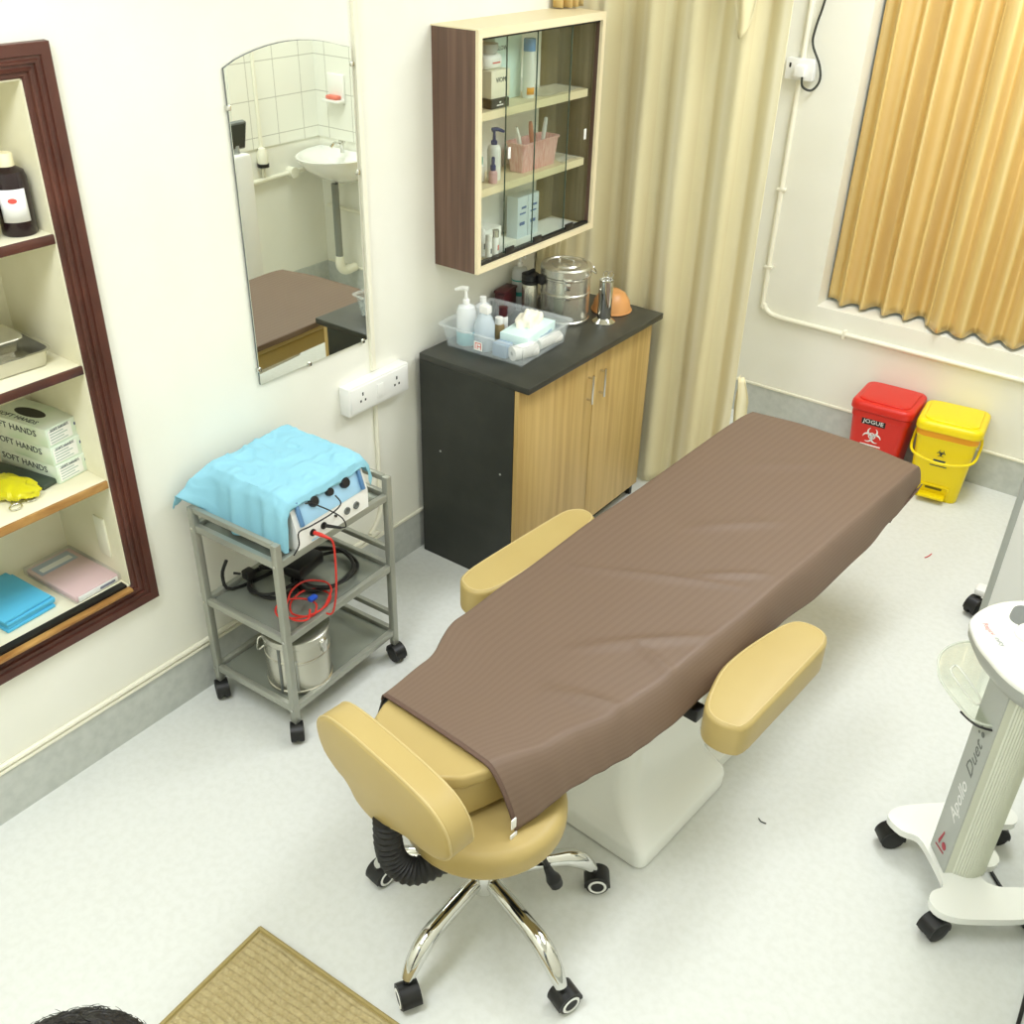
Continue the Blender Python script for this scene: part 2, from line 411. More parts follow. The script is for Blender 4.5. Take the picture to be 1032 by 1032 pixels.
def back_socket():
    t = thing('socket_box', 'square white socket box with a black plug lead on the back wall by the curtain', 'socket', (.51, D, 1.637))
    B().box((0, -.02, 0), (.125, .04, .085), .004).done('box', WHITE, t)
    B().box((-.042, -.041, .014), (.008, .002, .018), 0).done('switch_slot', BLACK, t)
    B().box((.012, -.055, -.004), (.05, .034, .05), .008).done('plug', WHITE, t)
    c = B().tube([(.54, D-.07, 1.614), (.545, D-.06, 1.575), (.575, D-.03, 1.56), (.60, D-.02, 1.60), (.588, D-.02, 1.66), (.545, D-.02, 1.735), (.545, D-.02, 1.80), (.57, D-.02, 1.95), (.58, D-.02, 2.3), (.58, D-.01, 2.55)], .005, 8).done('power_cable', mat('grey_black_cable', '3A3D36', .5))
    tag(c, 'dark cable looping from the socket on the back wall and running up beside the window', 'cable')
back_socket()

# ------------------------------------------------------------ niche cabinet in the left wall
def niche():
    t = thing('built_in_cabinet', 'built in wall cabinet with dark red wood frame and cream shelves on the left wall', 'cabinet', (0, (NY0+NY1)/2, NZ0))
    cy = (NY0+NY1)/2; w2 = (NY1-NY0)/2; hh = NZ1-NZ0
    b = B()
    # stepped moulding: four rails from nested rings
    def ring(o, x): return [(x, -w2-o, -o), (x, w2+o, -o), (x, w2+o, hh+o), (x, -w2-o, hh+o)]
    prof = [(0.072, .0), (.071, .020), (.068, .022), (.046, .021), (.044, .016), (.038, .016), (.036, .019), (.030, .018), (.028, .012), (.022, .012), (.020, .015), (.014, .013), (.012, .007), (.004, .006), (.0, .003), (.0, -.03)]
    b.loft([ring(o, x) for o, x in prof], cap=False)
    b.done('frame', DARKWOOD, t, 20)
    b = B(); e = .004
    b.span((-.306, -w2, .0), (-.302, w2, hh)); b.span((-.306, w2-e, 0), (0, w2, hh)); b.span((-.306, -w2, 0), (0, -w2+e, hh)); b.span((-.306, -w2, hh-e), (0, w2, hh)); b.span((-.306, -w2, 0), (-.0, w2, e))
    b.done('lining', NICHE, t)
    for z, m in ((1.221, DARKWOOD), (1.56, DARKWOOD), (.881, PALEWOOD)):
        s = B().span((-.302, -w2+e, z-NZ0-.022), (-.006, w2-e, z-NZ0), .002).done('shelf', NICHE, t)
        B().span((-.006, -w2+e, z-NZ0-.024), (.003, w2-e, z-NZ0-.001), .002).done('shelf_edge', m, s)
    B().span((-.012, -w2+.015, .004), (.012, w2-.02, .018)).done('sliding_track', BLACK, t)
    B().span((.014, -w2+.012, .002), (.036, w2-.015, .012), .003).done('sill_strip', PALEWOOD, t)
    B().box((-.085, w2-.006, .14), (.05, .006, .13), .002).done('socket_plate', CREAM, t)
    g = B().span((-.006, -w2+.02, .018), (-.001, -.145, .335)).done('glass_pane', CLEARG, t)
niche()

def label_patch(b, r, a0, a1, z0, z1, n=10):
    return b.loft([[(r*math.cos(a), r*math.sin(a), z) for z in (z0, z1)] for a in [a0+(a1-a0)*k/n for k in range(n+1)]], cap=False, closed=False)

def dark_bottle(x, y, z, lab):
    t = thing('bottle', lab, 'bottle', (x, y, z), 0, 'dark bottles in the wall cabinet')
    B().lathe([(.037, 0), (.040, .004), (.040, .130), (.036, .145), (.020, .155), (.017, .16)]).done('body', AMBER, t)
    B().lathe([(.0195, .156), (.0195, .182), (.018, .185), (.001, .185)]).done('cap', CAPC, t)
    l = label_patch(B(), .0406, R(-75), R(15), .035, .11).done('paper_label', PAPER, t, solid=.0006)
    a = R(-32); M4 = frame((.0412*math.cos(a), .0412*math.sin(a), .085), (-math.sin(a), math.cos(a), 0), (0, 0, 1))
    B(M4).prism([(p[0], p[1]*.6) for p in circ(.010, 20)], -.0008, .0005).done('red_mark', INKR, l)
dark_bottle(-.062, -.749, 1.56, 'dark amber bottle with cream cap and white label, top shelf of the wall cabinet')
dark_bottle(-.075, -.842, 1.56, 'dark amber bottle cut by the left edge of the photo, beside the labelled bottle')

def steel_tray(x, y, z, lab, sx, sy, h, lid=False):
    t = thing('instrument_tray', lab, 'tray', (x, y, z), R(-3), 'steel instrument trays')
    o = rrect(sx, sy, .025, 6); b = B()
    def rg(d, zz): return [(a, c, zz) for a, c in inset(o, d)]
    b.loft([rg(.014, 0), rg(.010, .003), rg(.002, h-.002), rg(-.006, h-.002), rg(-.007, h), rg(.002, h+.001), rg(.011, .004)])
    b.done('tray_body', STEEL, t)
    if lid:
        l = B().pad(rrect(sx+.014, sy+.014, .03, 6), h+.001, h+.010, .005).done('lid', STEEL, t)
        B().tube([(-.03, -.05, h+.010), (-.03, -.045, h+.026), (-.03, .045, h+.026), (-.03, .05, h+.010)], .004, 8, 4).done('lid_handle', STEEL, l)
steel_tray(-.155, -.86, 1.222, 'shallow open steel tray at the bottom of the stack on the second shelf', .19, .24, .045)
steel_tray(-.175, -.90, 1.2685, 'lidded steel tray lying on top of the open tray on the second shelf', .17, .22, .03, True)

def carton(name, lab, cat, loc, rz, size, m, group=None, front=None, top=None, slot=False):
    t = thing(name, lab, cat, loc, rz, group)
    sx, sy, sz = size
    B().box((0, 0, sz/2), size, .0012).done('carton', m, t)
    return t
def glove_box(loc, rz, lab, slot):
    t = thing('glove_box', lab, 'glove box', loc, rz, 'glove cartons in the wall cabinet')
    sx, sy, sz = .235, .112, .054
    c = B().box((0, 0, sz/2), (sx, sy, sz), .0015).done('carton', GLOVEB, t)
    # long side facing the room (-y): wording; end (+x): small print panel
    text('SOFT HANDS', .026, frame((-.01, -sy/2-.0006, sz*.62), (1, 0, 0), (0, 0, 1)), INK, 'lettering', c, sx=1.15)
    B().span((sx/2, -sy/2+.006, .006), (sx/2+.0006, sy/2-.03, sz-.006)).done('print_panel', PAPER, c)
    text('SOFT HANDS', .010, frame((sx/2+.0012, -.012, sz*.84), (0, 1, 0), (0, 0, 1)), INK, 'lettering', c)
    b = B()
    for k in range(5): b.span((sx/2+.0006, -sy/2+.010, .010+k*.008), (sx/2+.0011, sy/2-.045-(k % 2)*.012, .0125+k*.008))
    b.done('fine_print', mat('faded_ink', 'A9BDB4', .6) if 'faded_ink' not in bpy.data.materials else bpy.data.materials['faded_ink'], c)
    B().span((sx/2, sy/2-.020, .03), (sx/2+.0008, sy/2-.013, .038)).done('square_mark', NAVY, c)
    if slot:
        B().prism([(p[0]*2.6, p[1]) for p in circ(.021, 28)], sz-.004, sz+.0006).done('opening', BLACK, c)
        text('SOFT HANDS', .022, frame((-.005, -.037, sz+.0006), (1, 0, 0), (0, 1, 0)), INK, 'lettering', c, sx=1.1)
        B().span((-.10, -.045, sz), (-.085, -.03, sz+.0007)).done('red_mark', INKR, c)
gz = .882
ga = R(8)
glove_box((-.20, -.757, gz), ga, 'pale green glove carton at the bottom of the stack of three', False)
glove_box((-.203, -.759, gz+.0545), ga, 'pale green glove carton in the middle of the stack of three', False)
glove_box((-.207, -.764, gz+.109), R(10), 'pale green glove carton on top of the stack with dark oval opening', True)
# dark packet and yellow polythene parcel, ring handles
t = tag(B().box((0, 0, .008), (.22, .05, .016), .005).done('flat_packet', DGRN), 'flat dark green packet lying in front of the glove cartons', 'packet'); t.location = (-.19, -.842, .882); t.rotation_euler = (0, 0, R(12))
b = B(); 
def bag(u, v):
    a = u*2*math.pi; ph = (v-.5)*math.pi
    p = Vector((.085*math.cos(a)*math.cos(ph), .047*math.sin(a)*math.cos(ph), .022*math.sin(ph)))
    n = .012*(1-abs(noise.noise(p*38))*2.4)+noise.noise(p*95)*.004
    q = p*(1+n/.03*.45); q.z = max(q.z, -.02); return q+Vector((0, 0, .0205))
b.grid(bag, 40, 20); y = tag(b.done('polythene_parcel', YELBAG), 'crumpled yellow polythene parcel on the third shelf of the wall cabinet', 'parcel'); y.location = (-.135, -.905, .882); y.rotation_euler = (0, 0, R(15))
s = thing('scissors', 'small steel scissors with ring handles on the shelf edge by the yellow parcel', 'scissors', (-.066, -.91, .884), R(20))
for dx, dy in ((.0, -.028), (.008, .022)): B().tube([(dx+.014*math.cos(k*math.pi/4), dy+.017*math.sin(k*math.pi/4), .002) for k in range(8)], .002, 6, 4, True).done('ring_handle', STEEL, s)
B().tube([(-.012, -.024, .002), (-.05, 0, .002), (-.10, .012, .002)], .0022, 6).tube([(-.006, .02, .002), (-.05, 0, .002), (-.10, -.004, .002)], .0022, 6).done('blades', STEEL, s)
# folded blue sheets and pink pack in the bottom compartment
for k in range(4):
    o = tag(B().box((0, 0, .005), (.20, .15, .010), .004).done('folded_sheet', BLUED), 'folded blue disposable sheet, ' + ['lowest', 'second from the bottom', 'third from the bottom', 'topmost'][k] + ' in the pile in the bottom compartment', 'folded sheet', 'folded blue sheets')
    o.location = (-.165-.004*(k % 2), -.975+.004*(k % 3)-.002*k, .530+.0103*k); o.rotation_euler = (0, 0, R(3+2*(k % 2)))
t = thing('folded_gown_pack', 'pink folded gown pack in clear film with printed card in the bottom compartment', 'pack', (-.158, -.783, .530), R(2))
B().box((0, 0, .010), (.235, .145, .020), .006).done('pink_sheet', PINK, t)
c = B().box((-.075, -.005, .0215), (.055, .12, .002), .0005).done('printed_card', NAVYP, t)
B().box((-.068, -.005, .0228), (.022, .10, .0006)).done('card_panel', PAPER, c)
B().box((.1205, .0, .010), (.004, .13, .016), .001).done('end_card', PAPER, t)
B().box((.123, .03, .010), (.001, .05, .008)).done('end_print', NAVY, t)
B().box((0, 0, .013), (.25, .158, .026), .006).done('film_wrap', FILM, t)

# ------------------------------------------------------------ mirror
def mirror():
    t = thing('wall_mirror', 'tall frameless wall mirror with arched top clipped to the left wall', 'mirror', (0, .083, .97))
    y0, y1 = -.233, .235
    poly = [(y0, 0), (y1, 0), (y1, .905)]
    for k in range(1, 12):
        f = k/12; y = y1+(y0-y1)*f; poly.append((y, .900+.042*(1-(2*f-1)**2)))
    poly.append((y0, .897))
    T = frame((0, 0, 0), (0, 1, 0), (0, 0, 1))
    B(T).prism(poly, .003, .007).done('backing', DKGREY, t)
    B(T).prism(inset(poly, .0007), .0072, .010).done('glass', MIRROR, t)
    for y, z in ((y0, .80), (y0, .05), (-.03, 0.0), (y1-.02, .0), (y1, .86), (y1, .55)):
        B().box((.0075, y, z), (.013, .014, .014), .002).done('clip', CHROME, t)
mirror()

# ------------------------------------------------------------ wall cupboard
CY0, CY1, CZ0, CZ1, CD = .688, 1.423, 1.136, 1.903, .19
def cupboard():
    t = thing('wall_cupboard', 'brown wall cupboard with cream edges and sliding glass doors above the black counter', 'cabinet', (0, CY0, CZ0))
    w, h = CY1-CY0, CZ1-CZ0; e = .018
    B().span((0, 0, 0), (CD-.012, e, h)).done('side_panel', LAM, t)
    B().span((0, w-e, 0), (CD-.012, w, h)).done('side_panel', LAM, t)
    B().span((0, e, h-e), (CD-.012, w-e, h)).done('top_panel', EDGE, t)
    B().span((-.0, -.004, h), (CD, w, h+.004)).done('top_cover', EDGE, t)
    B().span((0, e, 0), (CD-.012, w-e, e)).done('bottom_panel', EDGE, t)
    B().span((0, e, e), (.005, .60, h-e)).done('back_panel', PAPER, t)
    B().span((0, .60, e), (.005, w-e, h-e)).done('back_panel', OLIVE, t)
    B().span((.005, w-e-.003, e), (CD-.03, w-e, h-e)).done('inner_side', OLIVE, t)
    b = B(); x0, x1 = CD-.012, CD
    b.span((x0, 0, 0), (x1, .020, h)); b.span((x0, w-.020, 0), (x1, w, h)); b.span((x0, .02, 0), (x1, w-.02, .020)); b.span((x0, .02, h-.022), (x1, w-.02, h)); b.done('front_edging', EDGE, t)
    for z in (.515, .270):
        B().span((.006, e, z-.026), (CD-.035, w-e-.022, z)).done('shelf', EDGE, t)
    B().span((CD-.034, .02, .020), (CD-.013, w-.02, .030)).done('bottom_track', BLACK, t)
    B().span((CD-.034, .02, h-.030), (CD-.013, w-.02, h-.022)).done('top_track', BLACK, t)
    for y0, y1, x in ((.02, .339, CD-.018), (.178, .555, CD-.025), (.36, w-.02, CD-.031)):
        d = B().span((x, y0, .03), (x+.004, y1, h-.03)).done('glass_door', GLASS, t)
        for y in (y0, y1):
            if .03 < y < w-.03 and y != .36: B().span((x-.0002, y-.0012, .03), (x+.0042, y+.0012, h-.03)).done('glass_edge', GLEDGE, d)
    for y in (.20, .37, .58): B().box((CD-.012, y, .04), (.008, .05, .02), .002).done('door_wheel', BLACK, t)
    for y, z in ((.185, .375), (.655, .365)):
        B().box((CD-.011, y, z), (.004, .014, .038), .0018).done('finger_grip', WHITE, t)
cupboard()
def bottle(name, loc, lab, cat, prof, m, cap=None, capm=None, rz=0, group=None, parts=()):
    t = thing(name, lab, cat, loc, rz, group)
    B().lathe(prof, n=24).done('body', m, t)
    if cap: B().lathe(cap, n=20).done('cap', capm, t)
    return t
def pump_head(t, z, m, s=1.):
    B().lathe([(.011*s, z), (.011*s, z+.014*s), (.006*s, z+.018*s), (.0045*s, z+.04*s), (.0045*s, z+.046*s)], n=14).done('pump_collar', m, t)
    B().tube([(-.008*s, 0, z+.05*s), (.012*s, 0, z+.051*s), (.036*s, 0, z+.042*s)], [.008*s, .007*s, .0045*s], 8).done('pump_nozzle', m, t)
S1, S2, S3 = CZ0+.515, CZ0+.270, CZ0+.018
# top shelf
t = carton('small_carton', 'cream carton printed with black capitals on the top shelf of the wall cupboard', 'carton', (.105, .878, S1+.0005+.03), 0, (.06, .10, .085), mat('cream_card', 'F0EAD2', .6))
text('VIOM', .022, frame((.0308, .0, .055), (0, 1, 0), (0, 0, 1)), INK, 'lettering', t)
t = carton('small_carton', 'slim black carton lying under the cream carton in the wall cupboard', 'carton', (.105, .868, S1+.0005), 0, (.075, .095, .029), mat('black_card', '23231F', .4))
B().span((.0376, -.02, .008), (.0382, .015, .012)).span((.0376, -.006, .016), (.0382, .003, .021)).done('print', INKW, t)
t = thing('plastic_jar', 'white oval jar lying on top of the cream carton in the wall cupboard', 'jar', (.09, .872, S1+.1165))
B().pad(rrect(.06, .095, .028, 6), 0, .045, .016).done('body', WHITE, t); B().span((.0302, -.02, .018), (.0306, .02, .022)).done('print', INKR, t)
t = thing('plastic_jar', 'grey lidded tub on the white jar at the top left of the wall cupboard', 'jar', (.085, .868, S1+.162))
B().lathe([(.030, 0), (.036, .02), (.036, .03), (.001, .034)]).done('body', GREYP, t)
t = carton('product_carton', 'pale teal upright carton behind the blue capped bottle in the wall cupboard', 'carton', (.040, 1.015, S1+.0005), 0, (.045, .15, .205), GLOVEB2)
text('GLOW', .020, frame((.0231, -.04, .165), (0, 1, 0), (0, 0, 1)), INK, 'lettering', t); B().span((.0226, -.05, .07), (.0231, -.03, .09)).done('picture', ORANGE, t)
t = thing('tube_bottle', 'white tube with blue cap and orange mark on the top shelf of the wall cupboard', 'bottle', (.100, 1.085, S1+.0005))
B().lathe([(.020, 0), (.021, .01), (.021, .135), (.019, .15), (.018, .155)], n=24).done('body', WHITE, t); B().lathe([(.021, .150), (.021, .186), (.019, .189), (.001, .189)], n=24).done('cap', mat('mid_blue_cap', '5E8FC4', .4), t)
B(Matrix.Translation((0, 0, 0))).loft([[(.0216*math.cos(a), .0216*math.sin(a), z) for z in (.012, .035)] for a in [R(-70+k*10) for k in range(9)]], cap=False, closed=False).done('orange_mark', ORBAG, t, solid=.0004)
def film(u, v):
    x = .02+u*.125; y = 1.11+v*.26
    return Vector((x, y, S1+.004+.006*abs(noise.noise(Vector((x*30, y*14, 2))))+max(0, .055-x)*1.7*max(0, 1-v*1.6)))
tag(B().grid(film, 16, 24).done('plastic_film', FILM, solid=.0008), 'sheet of clear plastic film lying on the top shelf of the wall cupboard', 'plastic film')
# middle shelf
t = bottle('pump_bottle', (.10, .892, S2+.0005), 'white bottle with navy pump on the middle shelf of the wall cupboard', 'bottle', [(.022, 0), (.024, .004), (.024, .10), (.020, .112), (.012, .118)], WHITE, rz=R(60)); pump_head(t, .116, NAVY)
t = bottle('dropper_bottle', (.125, .855, S2+.0005), 'tiny dark dropper bottle with pink label on the middle shelf of the wall cupboard', 'bottle', [(.014, 0), (.015, .003), (.015, .035), (.009, .042)], PINK, [(.0095, .042), (.0095, .058), (.006, .062), (.006, .085), (.001, .088)], NAVY)
t = bottle('small_bottle', (.075, .845, S2+.0005), 'green topped bottle half hidden behind the left edge of the wall cupboard', 'bottle', [(.016, 0), (.017, .003), (.017, .05), (.010, .058)], WHITE, [(.0105, .056), (.0105, .08), (.001, .082)], TEALD)
def basket():
    t = thing('plastic_basket', 'pink ribbed plastic basket of small tools in the wall cupboard', 'basket', (.095, 1.130, S2+.0005))
    o = rrect(.08, .225, .016, 5)
    rg = lambda d, z: [(x, y, z) for x, y in inset(o, d)]
    B().loft([rg(.012, 0), rg(.0, .095), rg(-.005, .095), rg(-.006, .101), rg(.0, .102), rg(.003, .097), rg(.015, .004)]).done('basket_body', PINKB, t)
    for x, y, tx, ty, h, m, n, c in ((.0, -.06, -.01, -.09, .15, WHITE, 'brush', 'white brush leaning left in the pink basket'), (.0, .0, .0, -.02, .16, mat('coral_handle', 'C97F62', .5), 'applicator', 'coral handled applicator standing in the pink basket'), (.0, .05, -.005, .085, .16, BOTT, 'spatula', 'clear spatula leaning right in the pink basket')):
        o = tag(B().tube([(x, y, .006), ((x+tx)/2, (y+ty)/2, h*.6), (tx, ty, h)], [.004, .006, .009, .006], 8).done(n, m), c, 'tool'); o.location = t.location
basket()
def film2(u, v):
    x = .03+u*.115; y = 1.245+v*.13
    return Vector((x, y, S2+.004+.022*max(0, noise.noise(Vector((x*22, y*12, 5))))*(1-abs(v-.5))))
tag(B().grid(film2, 16, 20).done('plastic_bag', FILM, solid=.0008), 'crumpled clear plastic bag on the middle shelf right of the pink basket', 'plastic bag')
# bottom
for i, (x, y, h, r, lab) in enumerate(((.148, .805, .088, .012, 'white tube bottle nearest the glass at the bottom left of the wall cupboard'), (.145, .848, .094, .013, 'white tube bottle with silver cap, second from the left at the cupboard bottom'), (.105, .820, .10, .013, 'white tube bottle standing behind the front two in the cupboard bottom'))):
    t = bottle('tube_bottle', (x, y, S3+.001), lab, 'bottle', [(r, 0), (r, h*.7), (r*.8, h*.74)], WHITE, [(r*.95, h*.74), (r*.95, h), (.001, h)], WHITE if i != 1 else CHROME, 0, 'white tube bottles in the wall cupboard')
    B().span((r*.96, -.003, h*.25), (r*1.02, .003, h*.45)).done('print', INKR if i == 1 else INK, t)
t = carton('small_carton', 'flat white carton lying behind the tube bottles in the cupboard bottom', 'carton', (.055, .890, S3+.001), 0, (.07, .13, .075), PAPER)
t = carton('small_carton', 'low white carton right of the tube bottles in the cupboard bottom', 'carton', (.12, .915, S3+.001), 0, (.06, .10, .035), PAPER)
for i, (y, lab) in enumerate(((1.050, 'pale blue refill pack with navy print, left one in the cupboard bottom'), (1.118, 'pale blue refill pack with navy print, right one in the cupboard bottom'))):
    t = carton('refill_pack', lab, 'pack', (.07, y+.03, S3+.001), 0, (.05, .065, .155), PBLUE, 'pale blue packs')
    B().span((.0252, -.02, .05), (.0258, .012, .062)).span((.0252, -.02, .09), (.0258, .016, .096)).span((.0252, -.01, .11), (.0258, .02, .118)).done('print', mat('navy_print', '3D66A8', .5) if 'navy_print' not in bpy.data.materials else bpy.data.materials['navy_print'], t)
def paper(u, v):
    x = .02+u*.125; y = .80+v*.58
    return Vector((x, y, S3+.004+.004*noise.noise(Vector((x*20, y*10, 9)))))
tag(B().grid(paper, 12, 20).done('shelf_paper', PAPER, solid=.0008), 'white sheet of paper lining the bottom of the wall cupboard', 'paper')

# ------------------------------------------------------------ counter
KY0, KY1, KZ = .556, 1.462, .85
def counter():
    t = thing('storage_cabinet', 'low cabinet with black sides and top and two oak doors below the wall cupboard', 'cabinet', (0, KY0, 0))
    w = KY1-KY0
    B().span((.03, 0, .0), (.455, .018, .826)).done('side_panel', BLACKLAM, t)
    B().span((.03, w-.018, .0), (.455, w, .826)).done('side_panel', BLACKLAM, t)
    B().span((.03, .018, .06), (.04, w-.018, .826)).done('back_panel', BLACKLAM, t)
    B().span((.41, .018, 0), (.43, w-.018, .06)).done('plinth', BLACKLAM, t)
    B().span((.03, .018, .06), (.455, w-.018, .078)).done('bottom_panel', BLACKLAM, t)
    B().span((.03, -.001, .826), (.516, w+.008, .85), .003).done('worktop', BLACKTOP, t)
    s = 1.04-KY0
    for y0, y1, hy in ((.001, s-.0015, 1.0-KY0), (s+.0015, w-.001, 1.085-KY0)):
        d = B().span((.457, y0, .062), (.475, y1, .824), .001).done('door', OAK, t)
        b = B(); b.cyl((.475, hy, .725), (.497, hy, .725), .0045, n=10); b.cyl((.475, hy, .635), (.497, hy, .635), .0045, n=10); b.cyl((.497, hy, .622), (.497, hy, .738), .005, n=12)
        b.done('handle', CHROME, d)
    for x in (.123, .402): B().cyl((x, 0, .48), (x, -.0015, .48), .004, n=12).done('screw_cap', GREYP, t)
counter()
# tray on the counter
TZ = KZ+.0005
TX, TY, TA = .225, .815, R(3)
def basin():
    t = thing('plastic_tray', 'clear plastic tray of dressing supplies on the left of the black worktop', 'tray', (TX, TY, TZ), TA)
    o = rrect(.385, .345, .03, 6); rg = lambda d, z: [(x, y, z) for x, y in inset(o, d)]
    B().loft([rg(.038, 0), rg(.032, .003), rg(.014, .082), rg(.002, .084), rg(.0, .088), rg(.012, .089), rg(.020, .084), rg(.040, .004)]).done('tray_body', TRAYP, t)
    l = B().span((-.036, -.152, .022), (.0, -.1515, .056)).done('printed_label', PAPER, t)
    b = B()
    for a0, a1 in (((-.031, .027), (-.028, .051)), ((-.008, .027), (-.005, .051)), ((-.031, .048), (-.005, .051)), ((-.022, .027), (-.019, .045)), ((-.02, .036), (-.008, .039))): b.span((a0[0], -.1525, a0[1]), (a1[0], -.152, a1[1]))
    b.done('red_print', INKR, l)
basin()
def intray(dx, dy, z=.006):
    c, s = math.cos(TA), math.sin(TA); return (TX+dx*c-dy*s, TY+dx*s+dy*c, TZ+z)
t = bottle('pump_bottle', intray(-.112, -.092), 'white pump bottle with pale teal liquid at the left of the clear tray', 'bottle', [(.032, 0), (.035, .006), (.035, .125), (.030, .142), (.014, .150)], BOTT, rz=R(200))
B().lathe([(.0353, .004), (.0358, .006), (.0358, .05), (.0353, .052)], n=24).done('teal_liquid', TEAL, t); pump_head(t, .150, WHITE, 1.15)
t = bottle('spray_bottle', intray(-.032, -.092), 'clear white spray bottle second from the left in the clear tray', 'bottle', [(.034, 0), (.037, .006), (.037, .095), (.026, .122), (.013, .138)], BOTTC)
B().box((.004, 0, .150), (.038, .028, .030), .005).done('trigger_head', WHITE, t)
t = bottle('squeeze_bottle', intray(-.10, -.005), 'plain white bottle behind the spray bottle in the clear tray', 'bottle', [(.026, 0), (.028, .006), (.028, .12), (.012, .135)], BOTT, [(.012, .132), (.012, .155), (.001, .157)], WHITE)
t = bottle('small_bottle', intray(-.035, .005), 'small brown bottle with white cap in the middle of the clear tray', 'bottle', [(.020, 0), (.021, .004), (.021, .055), (.014, .066)], mat('brown_glass', '8A7750', .3), [(.015, .064), (.015, .088), (.001, .09)], WHITE)
t = bottle('small_bottle', intray(-.065, .075), 'small bottle with dark red cap at the back of the clear tray', 'bottle', [(.018, 0), (.019, .004), (.019, .06), (.013, .068)], PAPER, [(.0165, .066), (.0165, .10), (.001, .102)], MAROON)
g = thing('glove_box', 'pale teal glove carton with a white glove pulled out, standing in the clear tray', 'glove box', intray(.065, .045, .004), TA+R(4))
c = B().box((0, 0, .034), (.115, .21, .068), .0015).done('carton', GLOVEB2, g)
text('GLOVES', .026, frame((.0582, .03, .034), (0, 1, 0), (0, 0, 1)), mat('blue_ink', '5E84B4', .5), 'lettering', c)
def glove(u, v):
    a = u*2*math.pi; ph = v*math.pi/2
    p = Vector((.042*math.cos(a)*math.cos(ph), .062*math.sin(a)*math.cos(ph), .05*math.sin(ph)))
    q = p*(1+.35*noise.noise(p*38)); return q+Vector((-.01, .03, .068))
B().grid(glove, 36, 12).done('protruding_glove', LATEX, g)
r = thing('cotton_roll', 'white cotton roll lying at the front corner of the clear tray', 'cotton roll', intray(.125, -.075, .031), R(70))
B().cyl((-.05, 0, 0), (.05, 0, 0), .026, n=24).done('roll', COTTON, r); B().cyl((-.0505, 0, 0), (-.049, 0, 0), .008, n=14).done('core', GREYP, r)
r = thing('cotton_roll', 'second white cotton roll lying along the front right side of the clear tray', 'cotton roll', intray(.135, .075, .024), R(84))
B().cyl((-.06, 0, 0), (.06, 0, 0), .020, n=20).done('roll', COTTON, r)
o = tag(B().box((0, 0, .025), (.06, .045, .05), .004).done('blue_packet', mat('slate_blue_packet', '8FA8C0', .4)), 'slate blue packet at the near side of the clear tray', 'packet'); o.location = intray(.055, -.105, .006); o.rotation_euler = (0, 0, TA)
# behind the tray
t = thing('plastic_box', 'dark maroon plastic box standing behind the clear tray', 'box', (.046, 1.048, TZ), R(8))
B().box((0, 0, .05), (.045, .10, .10), .006).done('box_body', MAROON, t); B().box((0, 0, .104), (.05, .106, .012), .004).done('lid', MAROON, t)
t = bottle('pump_bottle', (.045, 1.141, TZ), 'tall pale grey pump bottle with a teal band against the left wall', 'bottle', [(.030, 0), (.032, .006), (.032, .15), (.026, .166), (.012, .172)], mat('pale_grey_plastic', 'C9CDC9', .4), rz=R(-20))
B().lathe([(.0322, .06), (.0327, .061), (.0327, .075), (.0322, .076)], n=24).done('teal_band', TEALD, t); B().lathe([(.0322, .118), (.0326, .119), (.0326, .122), (.0322, .123)], n=24).done('thin_band', TEALD, t); pump_head(t, .171, WHITE)
t = thing('steel_flask', 'steel flask with black screw cap in front of the drum', 'flask', (.128, 1.094, TZ))
B().lathe([(.029, 0), (.031, .004), (.031, .125), (.027, .135)], n=28).done('body', STEEL, t)
B().lathe([(.030, .134), (.033, .137), (.033, .146), (.029, .148), (.029, .152), (.033, .154), (.033, .172), (.027, .175), (.001, .175)], n=28).done('cap', BLACK, t)
B().box((0, 0, .181), (.012, .05, .012), .004).done('carry_loop', BLACK, t)
t = thing('steel_drum', 'large lidded steel sterilizing drum on the black worktop', 'drum', (.238, 1.174, TZ))
B().lathe([(.092, 0), (.097, .003), (.097, .010), (.094, .013), (.094, .105), (.0965, .108), (.0965, .115), (.094, .118), (.094, .168), (.0965, .171), (.0965, .177), (.094, .18)], n=48).done('body', STEEL, t, 12)
B().lathe([(.0965, .178), (.0985, .182), (.0985, .210), (.094, .216), (.080, .218), (.076, .214), (.056, .214), (.052, .219), (.034, .221), (.001, .221)], n=48).done('lid', STEEL, t, 15)
B().tube([(-.03, -.0, .219), (-.028, 0, .233), (.028, 0, .233), (.03, 0, .219)], .004, 8, 4).done('lid_handle', STEEL, t)
a = R(-52)
T = Matrix.Rotation(a, 4, 'Z')
B(T).box((.0985, 0, .178), (.012, .03, .014), .002).box((.098, 0, .158), (.008, .02, .03), .002).done('latch', CHROME, t); B(T).box((.099, 0, .112), (.010, .022, .016), .002).done('latch_plate', CHROME, t)
B(Matrix.Rotation(R(38), 4, 'Z')).tube([(.095, -.03, .20), (.110, -.03, .19), (.116, 0, .18), (.110, .03, .19), (.095, .03, .20)], .003, 8).done('side_handle', CHROME, t)
B(Matrix.Rotation(R(-120), 4, 'Z')).box((.105, 0, .165), (.02, .035, .035), .005).done('black_clamp', BLACK, t)
t = thing('forceps_jar', 'slim steel forceps jar on a round base at the right of the worktop', 'jar', (.383, 1.235, TZ))
B().lathe([(.045, 0), (.045, .004), (.034, .012), (.027, .018), (.001, .018)], n=32).done('base', CHROME, t)
B().lathe([(.026, .016), (.027, .019), (.027, .165), (.029, .167), (.0265, .168), (.0255, .166), (.0255, .16)], n=32).done('tube', CHROME, t)
